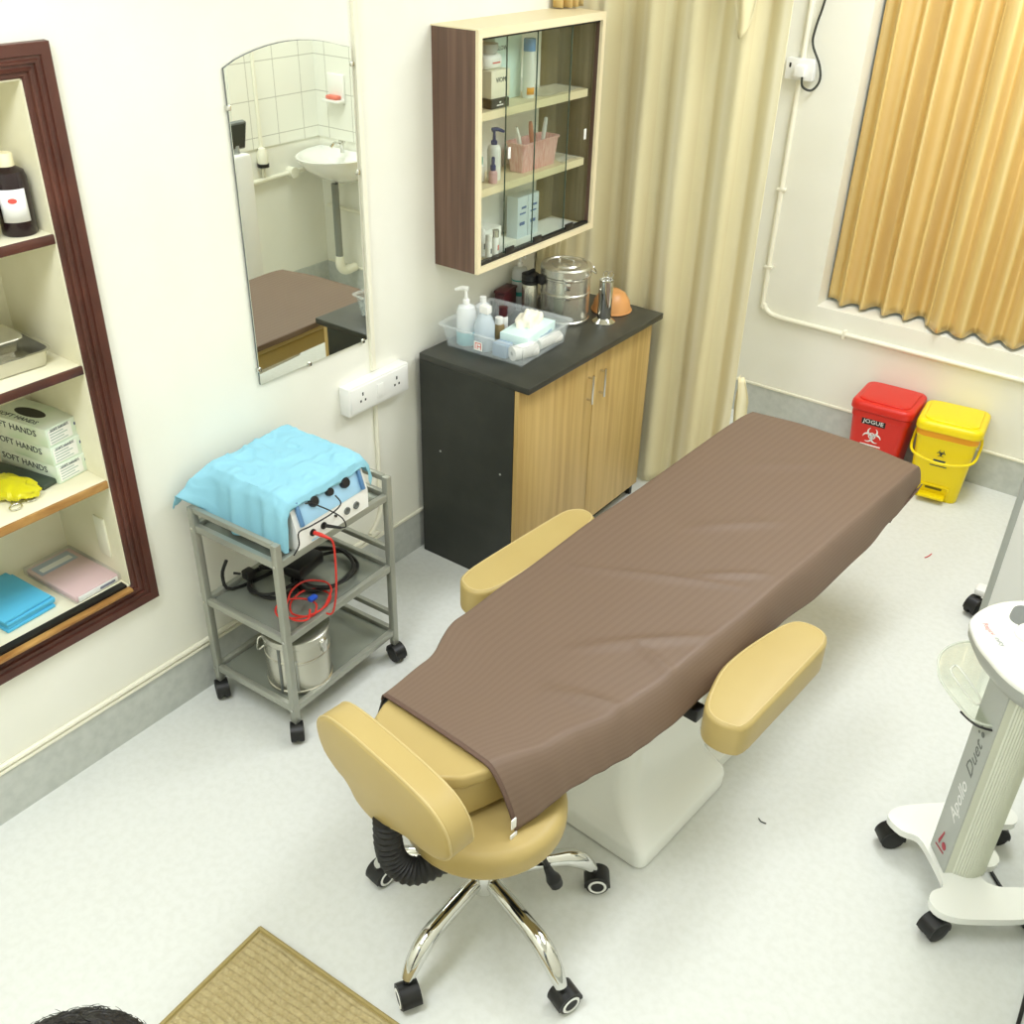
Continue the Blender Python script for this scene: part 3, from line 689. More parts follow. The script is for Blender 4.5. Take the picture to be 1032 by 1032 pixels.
for i, (dx, dy, lab) in enumerate(((-.008, -.004, 'steel forceps standing in the forceps jar, left one'), (.008, .006, 'steel forceps standing in the forceps jar, right one'))):
    o = thing('forceps', lab, 'forceps', (.383+dx, 1.235+dy, TZ+.02), 0, 'forceps in the jar')
    B().tube([(0, 0, 0), (0, .0, .10), (.003, .004, .155)], .002, 6).done('shank', CHROME, o)
    B().tube([(.003+.008*math.cos(k*math.pi/4)*.8, .004+.008*math.cos(k*math.pi/4), .168+.012*math.sin(k*math.pi/4)) for k in range(8)], .0016, 6, 3, True).done('ring_handle', CHROME, o)
t = thing('face_cup', 'translucent orange dome shaped cup behind the forceps jar', 'cup', (.335, 1.368, TZ))
B().lathe([(.078, 0), (.077, .006), (.070, .04), (.052, .068), (.028, .082), (.001, .086)], n=36).done('dome', ORANGE, t)
B().lathe([(.080, 0), (.082, .003), (.080, .007), (.076, .007)], n=36).done('rim', ORANGE, t)

# ------------------------------------------------------------ curtains
def curtain(name, m, path, z0, z1, folds, nu, nv, parent=None, flare=0., zfun=None, seed=0, thick=.002):
    P = catmull([(x, y, 0) for x, y in path], 24); L = [0]
    for a, c in zip(P, P[1:]): L.append(L[-1]+(c-a).length)
    tot = L[-1]
    def pos(u):
        d = u*tot
        for i in range(len(L)-1):
            if L[i+1] >= d: f = (d-L[i])/max(1e-9, L[i+1]-L[i]); tg = (P[i+1]-P[i]).normalized(); return P[i].lerp(P[i+1], f), Vector((-tg.y, tg.x, 0))
        return P[-1], Vector((-tg.y, tg.x, 0))
    def f(u, v):
        p, n = pos(min(u, .9999)); z = z0+(z1-z0)*v
        if zfun: z += zfun(u)*(1-v)
        d = 0
        for fr, am, ph, dr in folds:
            d += am*math.sin(2*math.pi*(u*fr+ph+dr*(1-v)))*(1+flare*(1-v))
        d += .010*noise.noise(Vector((u*9+seed, v*3.5, seed)))
        return Vector((p.x+n.x*d, p.y+n.y*d, z))
    return B().grid(f, nu, nv, lambda u, v: (u*tot*1.25, v*(z1-z0))).done(name, m, parent, 60, solid=thick)
o = thing('divider_curtain', 'cream striped room divider curtain gathered against the left wall beside the cupboard', 'curtain', (.4, 1.6, 0))
c1 = curtain('curtain_cloth', DRAPE, [(.035, 1.475), (.05, 1.52), (.10, 1.575), (.3, 1.60), (.55, 1.60), (.80, 1.63)], .012, 2.75, [(4.6, .026, .1, .05), (9, .007, .3, -.06), (2.3, .014, .6, .1)], 260, 60, None, .15, lambda u: .03*max(0, u-.9)*10, 3)
c1.parent = o; c1.matrix_parent_inverse = Matrix.Translation((-.4, -1.6, 0))
# the loose hem flap at the right bottom of the curtain
def flap(u, v):
    w = .052*min(1, (1-v)*5+.25)
    return Vector((.792+w*u+.004*math.sin(v*14), 1.645+.020*math.sin(u*7+v*2)+.02*u, .02+.575*v-.02*u*u))
c2 = B().grid(flap, 24, 24, lambda u, v: (u*.2, v)).done('hem_flap', DRAPE, None, 60, solid=.002)
c2.parent = o; c2.matrix_parent_inverse = Matrix.Translation((-.4, -1.6, 0))
# gathered part hanging behind the cupboard along the wall
c3 = curtain('gathered_cloth', DRAPE, [(.02, 1.30), (.03, 1.36), (.03, 1.43), (.035, 1.48)], .853, 1.13, [(5, .010, .2, .02)], 60, 20, None, 0, None, 5)
c3.parent = o; c3.matrix_parent_inverse = Matrix.Translation((-.4, -1.6, 0))
c4 = curtain('gathered_cloth', GOLD, [(.03, 1.33), (.05, 1.37), (.06, 1.42), (.05, 1.47)], 1.912, 2.75, [(4, .014, .2, .02)], 60, 20, None, 0, None, 6)
c4.parent = o; c4.matrix_parent_inverse = Matrix.Translation((-.4, -1.6, 0))
def swag(u, v):
    a = math.sin(math.pi*u)
    return Vector((.655+(u-.5)*.11, 1.560-.045*a*(.3+.7*math.sin(math.pi*min(1, v*1.1)))-.006*math.sin(u*15), 2.25-v*(.20+.20*a)))
c5 = B().grid(swag, 24, 20, lambda u, v: (u*.14, v*.4)).done('loose_fold', DRAPE, None, 60, solid=.002)
c5.parent = o; c5.matrix_parent_inverse = Matrix.Translation((-.4, -1.6, 0))
r = B().cyl((.0, 1.6, 2.78), (1.2, 1.6, 2.78), .012, n=12).done('curtain_rod', CHROME); r.parent = o; r.matrix_parent_inverse = Matrix.Translation((-.4, -1.6, 0))
g = curtain('window_curtain', GOLD, [(.795, D+.06), (.85, D+.08), (1.02, D+.085), (1.31, D+.095)], .652, 2.34, [(5.2, .036, .05, .05), (2.6, .014, .3, -.08), (10.4, .006, .4, .02)], 220, 50, None, .15, None, 11)
tag(g, 'gold satin window curtain, left panel ending at the window edge by the socket', 'curtain', 'gold window curtains')
g = curtain('window_curtain', GOLD, [(1.25, D+.006), (1.33, D+.014), (1.6, D+.05), (1.92, D+.06)], .652, 2.34, [(6.3, .032, .3, -.06), (3.1, .014, .1, .08), (12.6, .006, .4, .02)], 220, 50, None, .15, None, 21)
tag(g, 'gold satin window curtain, right panel overlapping the left one and cut by the frame', 'curtain', 'gold window curtains')
r = tag(B().cyl((WX0, D+.06, 2.34), (WX1, D+.06, 2.34), .01, n=12).done('curtain_rod', CHROME), 'steel rod across the window recess carrying the gold curtains', 'curtain rod')

# ------------------------------------------------------------ trolley cart with electrosurgical unit
def caster(parent, x, y, z, r, w, rz, name='caster', m=None, rim=None, stem=.02):
    c = B(Matrix.Translation((x, y, z)) @ Matrix.Rotation(rz, 4, 'Z'))
    c.cyl((0, 0, r*1.9), (0, 0, r*2+stem), r*.28, n=10)
    # hood
    pr = [(r*1.12*math.cos(R(a)), r*1.12*math.sin(R(a))) for a in range(-10, 191, 15)]
    T = frame((-r*.35, -w*.5, r), (1, 0, 0), (0, 0, 1))
    c.prism(pr, -w*1.0, -.0, T)
    o = c.done(name, m or BLACK, parent, 30)
    for s in (-1, 1):
        k = B(Matrix.Translation((x, y, z)) @ Matrix.Rotation(rz, 4, 'Z'))
        k.lathe([(r*.55, -w*.02), (r*.95, 0), (r, w*.06), (r, w*.34), (r*.9, w*.40), (r*.3, w*.42)], T=frame((-r*.35, s*w*.12, r), (1, 0, 0), (0, 0, -s)), n=20)
        wh = k.done('wheel', RUBBER, o)
        if rim:
            q = B(Matrix.Translation((x, y, z)) @ Matrix.Rotation(rz, 4, 'Z'))
            q.lathe([(r*.55, w*.40), (r*.60, w*.44), (r*.74, w*.44), (r*.80, w*.40)], T=frame((-r*.35, s*w*.12, r), (1, 0, 0), (0, 0, -s)), n=24)
            q.done('rim_ring', rim, wh)
    return o
CA = R(2.2)
def cart():
    t = thing('instrument_cart', 'grey three tier metal cart on black casters beside the left wall', 'cart', (.228, -.258, 0), CA)
    hx, hy = .170, .236; p = .022
    for sx in (-1, 1):
        for sy in (-1, 1):
            B().box((sx*hx, sy*hy, .395), (p, p, .66), .002).done('post', GREYMET, t)
            caster(t, sx*hx, sy*hy, 0, .031, .040, R(143+14*sx*sy+8*sx))
    for z, gd in ((.655, 1), (.385, 1), (.118, 0)):
        s = B().box((0, 0, z-.004), (2*hx-p, 2*hy-p, .006)).done('shelf', SHELFG, t)
        b = B()
        for sx in (-1, 1): b.box((sx*hx, 0, z), (p*.8, 2*hy-p, .024), .002)
        for sy in (-1, 1): b.box((0, sy*hy, z), (2*hx-p, p*.8, .024), .002)
        b.done('shelf_rim', GREYMET, s)
    for sy, z in ((-1, .718), (1, .718), (1, .455), (1, .19)):
        B().box((0, sy*hy, z), (2*hx-p, p*.75, .018), .002).done('guard_rail', GREYMET, t)
    for sy in (-1, 1):
        for z in (.655, .385, .118):
            for sx in (-1, 1): B().cyl((sx*hx, sy*(hy+.011), z), (sx*hx, sy*(hy+.0135), z), .005, n=10).done('bolt', CHROME, t)
cart()
CX, CYc = .228, -.258
def incart(x, y, z=0):
    c, s = math.cos(CA), math.sin(CA); return (CX+x*c-y*s, CYc+x*s+y*c, z)
def unit():
    t = thing('electrosurgical_unit', 'white electrosurgical unit with blue control panel on the top of the cart', 'medical device', incart(.0, -.01, .6585), CA)
    # local: front faces +x ; footprint x -.15...175, y -.15...15
    prof = [(-.15, 0), (.178, 0), (.178, .070), (.150, .160), (.11, .172), (-.15, .172)]
    T = frame((0, -.150, 0), (1, 0, 0), (0, 0, 1)); 
    B(T).prism(prof, -.30, 0).done('housing', WHITE, t)
    # sloped blue panel
    n = Vector((.09, 0, .028)).normalized(); up = Vector((-.028, 0, .09)).normalized()
    P = frame(Vector((.164, 0, .115))+n*.0008, (0, 1, 0), up)
    pn = B(P).box((0, 0, 0), (.265, .084, .003), .001).done('control_panel', BLUEP, t)
    for y, r in ((-.065, .017), (.0, .013), (.065, .017)):
        B(P).lathe([(r, .001), (r, .010), (r*.8, .016), (.001, .016)], (y, .012, 0), 20).done('knob', BLACK, pn)
    for y in (-.128, .128): B(P).box((y, 0, .006), (.012, .078, .012), .003).done('panel_handle', mat('slate_blue', '5C86B0', .4) if 'slate_blue' not in bpy.data.materials else bpy.data.materials['slate_blue'], pn)
    F = frame((.178, 0, .036), (0, 1, 0), (0, 0, 1))
    for y in (-.09, -.045): B(F).lathe([(.011, 0), (.011, .004), (.006, .005), (.001, .005)], (y, .004, 0), 18).done('jack', BLACK, t)
    for y in (.055, .095): B(F).lathe([(.012, 0), (.012, .004), (.008, .004), (.007, .001), (.001, .001)], (y, .004, 0), 18).done('jack', DKGREY, t)
    B(F).lathe([(.004, 0), (.004, .006), (.001, .006)], (.005, .012, 0), 12).done('indicator', BLACK, t)
    B(F).box((-.075, -.022, .0), (.04, .006, .001)).done('blue_print', BLUEP, t)
unit()
c = B(); p0 = [incart(.184, -.10, .700), incart(.205, -.092, .695), incart(.225, -.075, .680), incart(.228, -.068, .64), incart(.224, -.07, .50), incart(.20, -.07, .40)]
q = thing('red_lead', 'red lead plugged into the white unit and coiled on the middle cart shelf', 'cable', incart(.18, -.10, .70))
def at_parent(o, t): o.parent = t; o.matrix_parent_inverse = Matrix.Translation(-Vector(t.location)); return o
at_parent(B().tube(p0[:3], [.006, .006, .003], 8).done('plug', REDW), q)
loop = list(p0[2:])
for k in range(28):
    a = k*2*math.pi/9+.5; rr = .068+.014*math.sin(k*1.3); loop.append(incart(.105+rr*math.cos(a)*1.0, -.10+rr*math.sin(a)*.95+.05*math.sin(k*.4), .392+.0012*k+.004*math.sin(k*2.1)))
at_parent(B().tube(loop, .0032, 6, 5).done('wire', REDW), q)
at_parent(B().box(incart(.125, -.075, .425), (.018, .03, .014), .004).done('cable_tie', BLUEC), q)
q = thing('black_lead', 'thin black lead looping across the control panel of the white unit', 'cable', incart(.2, -.05, .70))
at_parent(B().tube([incart(.184, -.055, .70), incart(.222, -.028, .693)], [.006, .004], 8, 2).done('plug', BLACK), q)
at_parent(B().tube([incart(.222, -.028, .693), incart(.234, -.02, .70), incart(.222, -.03, .735), incart(.20, -.10, .80), incart(.192, -.13, .815)], .0022, 6).tube([incart(.19, -.01, .783), incart(.21, -.01, .762), incart(.21, -.05, .748), incart(.205, -.13, .745), incart(.196, -.168, .74), incart(.196, -.172, .70), incart(.19, -.19, .672)], .0022, 6).done('wire', BLACK), q)
# black power cable heap on the middle shelf
q = thing('power_cable', 'thick black power cord coiled with its plug on the middle shelf of the cart', 'cable', incart(0, 0, .39))
pts = [incart(-.16, -.15, .49), incart(-.165, -.17, .44), incart(-.14, -.16, .395)]
for k in range(26):
    a = k*2*math.pi/8+2.2; rr = .085+.012*math.sin(k*1.7); pts.append(incart(-.06+rr*math.cos(a), -.06+rr*math.sin(a)*.9, .391+.0010*k+.004*math.sin(k*1.9)))
for k in range(26):
    a = k*2*math.pi/8+3.4; rr = .098+.012*math.sin(k*1.4); pts.append(incart(.03+rr*math.cos(a)*.95, .08+rr*math.sin(a)*1.05, .391+.0012*k+.004*math.sin(k*2.3)))
at_parent(B().tube(pts, .0055, 8, 4).done('wire', BLACK), q)
at_parent(B().box(incart(-.125, -.10, .425), (.035, .035, .03), .006).cyl(incart(-.14, -.12, .43), incart(-.16, -.13, .43), .004, n=8).done('plug', BLACK), q)
o = tag(B().box((0, 0, .02), (.07, .125, .04), .006).done('power_adapter', BLACK), 'black power adapter brick lying at the back of the middle cart shelf', 'power adapter'); o.location = incart(-.015, .03, .418); o.rotation_euler = (0, 0, R(10))
def cart_drum():
    t = thing('steel_drum', 'round steel sterilizing drum with latch on the bottom shelf of the cart', 'drum', incart(.070, -.108, .1195), 0)
    r = .101
    B().lathe([(r-.003, 0), (r+.003, .004), (r+.003, .012), (r, .015), (r, .115), (r+.002, .118), (r+.002, .123), (r, .126), (r, .178)], n=48).done('body', STEEL, t, 12)
    B().lathe([(r+.002, .174), (r+.004, .178), (r+.004, .20), (r-.002, .204), (.05, .206), (.001, .206)], n=48).done('lid', STEEL, t)
    B(Matrix.Rotation(R(10), 4, 'Z')).box((r+.004, 0, .168), (.012, .03, .02), .003).box((r+.005, 0, .148), (.009, .018, .026), .003).done('latch', CHROME, t)
    B(Matrix.Rotation(R(-75), 4, 'Z')).box((r+.001, 0, .09), (.006, .008, .17), .001).done('strap', DKGREY, t)
    B(Matrix.Rotation(R(-45), 4, 'Z')).box((r+.001, 0, .075), (.004, .006, .12), .001).done('strap', GREYP, t)
    B(Matrix.Rotation(R(-125), 4, 'Z')).tube([(r, -.025, .16), (r+.014, -.025, .15), (r+.02, 0, .13), (r+.014, .025, .15), (r, .025, .16)], .003, 8).done('side_handle', CHROME, t)
cart_drum()
def drape():
    # nonwoven sheet over the unit: top plateau, short front fall, long side falls
    def sm(a): a = max(0, min(1, a)); return a*a*(3-2*a)
    def f(u, v):
        # flat cloth coordinates: x wall -> front, y near side -> far side
        x = -.215+u*.405; y = -.335+.02*math.sin(u*7+1)+v*(.560-.02*math.sin(u*7+1))
        a, b_, w, fr = max(0, -.170-y), max(0, y-.148), max(0, -.158-x), max(0, x-.150)
        c = sm((-.08-x)/.09)
        z = .8365; xx, yy = min(max(x, -.158-.35*w), .150), min(max(y, -.170), .148)
        xx -= .002; xx += .012*sm(fr/.012)+fr*.22; z -= fr*.9
        z -= .9*w
        yy -= .012*sm(a/.03)+a*.09
        z -= a*.97*(1-.50*c)
        yy -= a*.42*c; xx -= a*.25*c
        yy += .010*sm(b_/.03)+b_*.30; z -= b_*.88
        fall = min(1, (a+b_)/.05)
        yy += -.007*fall*(1 if a > 0 else -1)*(math.sin(u*17)+.6*math.sin(u*41+1))-.005*fall
        z += .007*noise.noise(Vector((x*11, y*11, 1)))+.004*noise.noise(Vector((x*28, y*28, 4)))
        q = noise.noise(Vector((x*16, y*16, 7))); z += .006*(1-min(1, abs(q)*6))
        z -= .005*sm((x-.11)/.04)
        return Vector((xx, min(yy, .205), max(z, .672)))
    o = B().grid(f, 70, 90).done('cover_cloth', BLUE, None, 60, solid=.0012)
    o.location = (CX, CYc, 0); o.rotation_euler = (0, 0, CA)
    tag(o, 'light blue nonwoven cloth draped over the white unit on the cart', 'cloth')
drape()

# ------------------------------------------------------------ treatment chair
BO = (1.165, -.70, 0); BA = -R(4.5)
def lerp_tab(tab, s):
    if s <= tab[0][0]: return tab[0][1]
    for (a, va), (c, vc) in zip(tab, tab[1:]):
        if s <= c: f = (s-a)/(c-a); f = f*f*(3-2*f); return va+(vc-va)*f
    return tab[-1][1]
HW_L = [(-.075, -.13), (-.045, -.172), (0, -.198), (.2, -.215), (.375, -.275), (.6, -.288), (1.1, -.312), (2.0, -.34)]
HW_R = [(-.075, .06), (-.045, .108), (0, .135), (.2, .19), (.375, .245), (.6, .262), (1.1, .275), (2.0, .292)]
def chair_outline(s0, s1, round0=False, round1=False, ins=0.):
    n = 22; ss = [s0+(s1-s0)*k/n for k in range(n+1)]
    right = [(lerp_tab(HW_R, s)-ins, s) for s in ss]; left = [(lerp_tab(HW_L, s)+ins, s) for s in reversed(ss)]
    p = right
    if round1:
        a, c = right[-1], left[0]
        p = p+[(a[0]+(c[0]-a[0])*k/10, a[1]+.05*math.sin(math.pi*k/10)) for k in range(1, 10)]
    p = p+left
    if round0:
        a, c = left[-1], right[0]
        p = p+[(a[0]+(c[0]-a[0])*k/10, a[1]-.02*math.sin(math.pi*k/10)) for k in range(1, 10)]
    return p
def treatment_chair():
    t = thing('treatment_chair', 'tan padded treatment chair on a white fibreglass base in the middle of the room', 'treatment chair', BO, BA)
    B().pad(chair_outline(-.075, .93, True, False), .555, .592, .010).done('backrest_pad', TAN, t)
    B().pad(chair_outline(.945, 2.02, False, True), .545, .592, .016).done('leg_pad', TAN, t)
    B().pad(chair_outline(-.068, .93, True, False, .010), .458, .555, .010).done('lower_cushion', TAN, t)
    B().pad(chair_outline(.945, 2.01, False, True, .012), .470, .545, .014).done('lower_cushion', TAN, t)
    B().box((-.02, 1.0, .435), (.40, 1.3, .06), .01).done('under_frame', WHITE, t)
    # fibreglass base: lofted shell
    b = B()
    def ring(z, l, r, s0, s1, rd): return [(x, y, z) for x, y in rrect(r-l, s1-s0, rd, 6, ((l+r)/2, (s0+s1)/2))]
    b.loft([ring(.004, -.345, .325, .452, .90, .03), ring(.05, -.345, .325, .452, .90, .03), ring(.062, -.338, .318, .458, .90, .03), ring(.085, -.31, .285, .475, .90, .045), ring(.105, -.285, .255, .49, .905, .05),
            ring(.15, -.255, .222, .515, .93, .06), ring(.22, -.235, .20, .545, .97, .07), ring(.30, -.22, .185, .575, 1.02, .07), ring(.41, -.20, .17, .61, 1.08, .06)])
    b.done('base', WHITEGL, t, 60)
    b = B(); b.loft([ring(.004, -.30, .285, .88, 1.35, .03), ring(.05, -.30, .285, .88, 1.35, .03), ring(.075, -.25, .24, .9, 1.33, .03), ring(.09, -.2, .19, .92, 1.3, .03)]); b.done('rear_base', WHITEGL, t, 50)
    B().box((-.01, .675, .0025), (.64, .42, .005)).done('base_gasket', BLACK, t)
    # arm pads on brackets
    for sx, pts in ((1, [(.36, .60), (.385, .565), (.42, .553), (.462, .56), (.488, .59), (.49, .70), (.488, .95), (.484, 1.02), (.46, 1.065), (.415, 1.075), (.375, 1.06), (.352, 1.02), (.338, .95), (.325, .85), (.322, .75), (.338, .67)]),
                    (-1, [(-.36, .555), (-.40, .535), (-.445, .55), (-.472, .60), (-.476, .75), (-.474, 1.0), (-.468, 1.07), (-.44, 1.115), (-.40, 1.12), (-.36, 1.09), (-.345, 1.0), (-.335, .85), (-.335, .70), (-.34, .61)])):
        pl = smooth2(pts, 3)
        if sx < 0: pl = list(reversed(pl))
        a = B().pad(pl, .458, .552, .012, dome=.004, rb=.006).done('arm_pad', TAN, t)
        q = inset(pl, .010); B().tube([(x, y, .551) for x, y in q[::3]], .0028, 6, 3, True).done('piping', PIPING, a)
        B().box((sx*.33, .80, .452), (.16, .05, .026), .004).done('arm_bracket', BLACK, t); B().box((sx*.30, .66, .44), (.05, .04, .04), .004).done('arm_hinge', BLACK, t)
treatment_chair()

def sheet():
    TOPL = [(.03, -.214), (.19, -.226), (.375, -.287), (.6, -.299), (1.08, -.323), (2.04, -.351)]
    TOPR = [(.03, .125), (.2, .185), (.375, .235), (.6, .258), (1.1, .272), (2.04, .288)]
    HEM = [(.03, .222, .452), (.10, .240, .47), (.17, .256, .49), (.24, .274, .495), (.29, .288, .497), (.37, .305, .498), (.44, .314, .50), (.54, .320, .497), (.65, .320, .50), (.78, .327, .50), (.89, .326, .50), (1.0, .320, .502), (1.07, .322, .50), (1.28, .338, .495), (1.6, .336, .495), (1.85, .325, .50), (2.12, .305, .53)]
    hn = [(a, b_) for a, b_, c in HEM]; hz = [(a, c) for a, b_, c in HEM]
    def f(u, v):
        # v along the chair, u across: 0 left hem .. 1 right hem
        s = .03+v*2.02; s_end = s
        tl, tr = lerp_tab(TOPL, s), lerp_tab(TOPR, s); h = lerp_tab(hn, s); zz = lerp_tab(hz, s)
        zt = .598
        if s > 1.95: zt -= .010*((s-1.95)/.1)**2
        bulge = .06*(1-((u-.5)*2)**2)*max(0, (v-.9)*10)
        if u < .12:
            k = u/.12; n = tl-.008*(1-k)+.003*math.sin(s*16)*(1-k); z = zt-.020*(1-k)**1.2
        elif u < .72:
            k = (u-.12)/.60; n = tl+(tr-tl)*k; z = zt+.004*math.sin(math.pi*k)
        else:
            k = (u-.72)/.28; n = tr+(h-tr)*(k**.75); z = zt+(zz-zt)*(k**1.35)
            n += .0015*math.sin(s*13+1.5*math.sin(s*7))*k
        if u > .72: s_end = s+.055*((u-.72)/.28)*max(0, (v-.93)/.07)
        s = s_end
        # wrinkles
        w = 1 if .12 <= u <= .8 else .5
        z += .0035*noise.noise(Vector((n*5, s*4, 3)))*w
        # long crease towards the right armrest
        for s0, n0, ds, dn, am, wd in ((.45, .0, .35, .28, .010, .018), (.75, -.25, .30, .5, .008, .015), (.95, .05, .2, .2, .007, .015), (.30, .05, .10, .22, .012, .022), (1.15, -.1, .3, .25, .006, .02), (.62, .10, -.05, .2, .008, .014), (1.6, -.2, .3, .3, .005, .03)):
            L2 = ds*ds+dn*dn; q = ((s-s0)*ds+(n-n0)*dn)/L2
            if 0 < q < 1:
                dist = abs((s-s0)*dn-(n-n0)*ds)/math.sqrt(L2)
                z += am*math.exp(-(dist/wd)**2)*math.sin(math.pi*q)
        return Vector((n, s+bulge, z))
    o = B().grid(f, 90, 200, lambda u, v: (u*.85, v*2.0)).done('sheet_cloth', SHEET, None, 70, solid=.003)
    t = thing('bed_sheet', 'brown striped cotton sheet spread over the tan treatment chair', 'sheet', BO, BA); o.parent = t
    # folded hem band at the head end, with its care tags
    def g(u, v):
        p = f(.13+u*.87, 0); d = f(.13+u*.87, .01)
        return Vector((p.x, p.y-.003+v*.012, p.z+.0035))
    B().grid(g, 60, 3).done('hem_band', SHEETIN, t, solid=.0035)
    p = f(.985, 0)
    B().box((p.x+.002, p.y-.006, p.z+.018), (.004, .016, .03), .001).done('care_tag', PAPER, t)
    B().box((p.x+.006, p.y-.010, p.z-.014), (.004, .022, .012), .001).done('care_tag', PAPER, t)
    # foot corner hanging down at the right
    def hcr(u, v): return Vector((.318-.012*v+.006*math.sin(v*4+u*3), (1.93+.17*u)*(1-v)+1.885*v, (.515+.012*u)*(1-v)+.462*v))
    B().grid(hcr, 10, 12).done('hanging_corner', SHEETIN, t, solid=.003)
    # dark under flap at the left of the head
    def und(u, v): return Vector((-.206-.024*v, .020+.05*u, .592-.075*v))
    B().grid(und, 6, 6).done('under_flap', BLACK, t, solid=.003)
sheet()

# ------------------------------------------------------------ stool
def stool():
    cx, cy = 1.258, -.632
    t = thing('stool', 'tan round stool with kidney backrest and chrome five leg base under the chair head', 'stool', (cx, cy, 0))
    s = B().pad(circ(.200, 48), .364, .442, .028, dome=.006, rb=.020).done('seat', TAN, t, 60)
    B().tube([(.193*math.cos(k*math.pi/12), .193*math.sin(k*math.pi/12), .408) for k in range(24)], .0022, 6, 2, True).done('seam', PIPING, s)
    B().lathe([(.09, .372), (.09, .362), (.03, .352), (.026, .352), (.026, .20), (.001, .20)]).done('gas_column', BLACK, t)
    B().lathe([(.036, .20), (.042, .19), (.046, .15), (.044, .115), (.030, .108), (.001, .108)]).done('hub', CHROME, t)
    for a, q_, wr in ((-89, .305, 150), (-17.5, .325, 250), (52, .30, 215), (124, .30, 40), (-160, .295, 262)):
        c, q = math.cos(R(a)), math.sin(R(a)); k = q_/.30
        l = B().tube([(c*r_*k, q*r_*k, z) for r_, z in ((.03, .150), (.10, .152), (.18, .150), (.230, .140), (.270, .112), (.298, .074))], [.020, .022, .022, .023, .024, .021, .015], 14).done('leg', CHROME, t)
        w = caster(t, c*q_*1.005, q*q_*1.005, 0, .031, .050, R(wr), rim=WHITE, stem=.008)
    # lever
    B().tube([(.04, .02, .345), (.11, .055, .29), (.145, .075, .205)], [.006, .006, .007], 8).done('lever_rod', BLACK, t)
    B().tube([(.140, .072, .215), (.150, .078, .185), (.157, .083, .165), (.166, .086, .145)], [.009, .013, .020, .017], 10).done('lever_paddle', BLACK, t)
    # bellows arm
    path = catmull([(.006, -.10, .360), (-.008, -.160, .348), (-.040, -.218, .344), (-.072, -.243, .375), (-.088, -.246, .43), (-.095, -.238, .50)], 9)
    rr = [.032+.0022*(1 if k % 2 else -1) for k in range(len(path))]
    B().tube(path, rr, 14, 0).done('bellows_arm', RUBBER, t)
    # backrest pad
    ax = Vector((.985, -.17, 0)).normalized(); tilt = R(4)
    nrm = Vector((.17, .985, 0)); up = (Vector((0, 0, 1))*math.cos(tilt)-nrm*math.sin(tilt))
    T = frame((-.083, -.230, .622), ax, up)
    outl = smooth2([(.235, .0), (.225, .055), (.18, .092), (.10, .104), (0, .106), (-.10, .104), (-.18, .090), (-.225, .05), (-.235, 0), (-.222, -.05), (-.18, -.082), (-.14, -.096), (-.11, -.135), (-.06, -.15), (-.01, -.135), (.05, -.100), (.12, -.085), (.18, -.068), (.222, -.035)], 3)
    p = B().pad(outl, -.036, .036, .013, T=T, dome=.007, rb=.012).done('backrest', TAN, t, 70)
    for zz in (.030, -.030): B().tube([T @ Vector((x, y, zz)) for x, y in inset(outl, .0015)[::2]], .0026, 6, 2, True).done('seam', PIPING, p)
stool()

# ------------------------------------------------------------ bins
def arc_pts(c, r, a0, a1, n=12): return [(c[0]+r*math.cos(R(a0+(a1-a0)*k/n)), c[1]+r*math.sin(R(a0+(a1-a0)*k/n))) for k in range(n+1)]
def biohazard(M4, s, m, parent):
    b = B(M4)
    def arc(c, r, a0, a1, w0, w1):
        P = arc_pts(c, r, a0, a1, 16); n = len(P); o = []; i_ = []
        for k, (x, y) in enumerate(P):
            f = k/(n-1); w = w0+(w1-w0)*math.sin(math.pi*f); d = Vector((x-c[0], y-c[1])).normalized()
            o.append((x+d.x*w/2, y+d.y*w/2)); i_.append((x-d.x*w/2, y-d.y*w/2))
        for k in range(n-1): b.prism([i_[k], o[k], o[k+1], i_[k+1]], 0, .0006)
    for k in range(3):
        a = 90+120*k; c = (s*.46*math.cos(R(a)), s*.46*math.sin(R(a)))
        arc(c, s*.42, a+35, a+325, s*.03, s*.22)
    arc((0, 0), s*.30, 0, 360, s*.09, s*.09)
    return b.done('biohazard_symbol', m, parent)
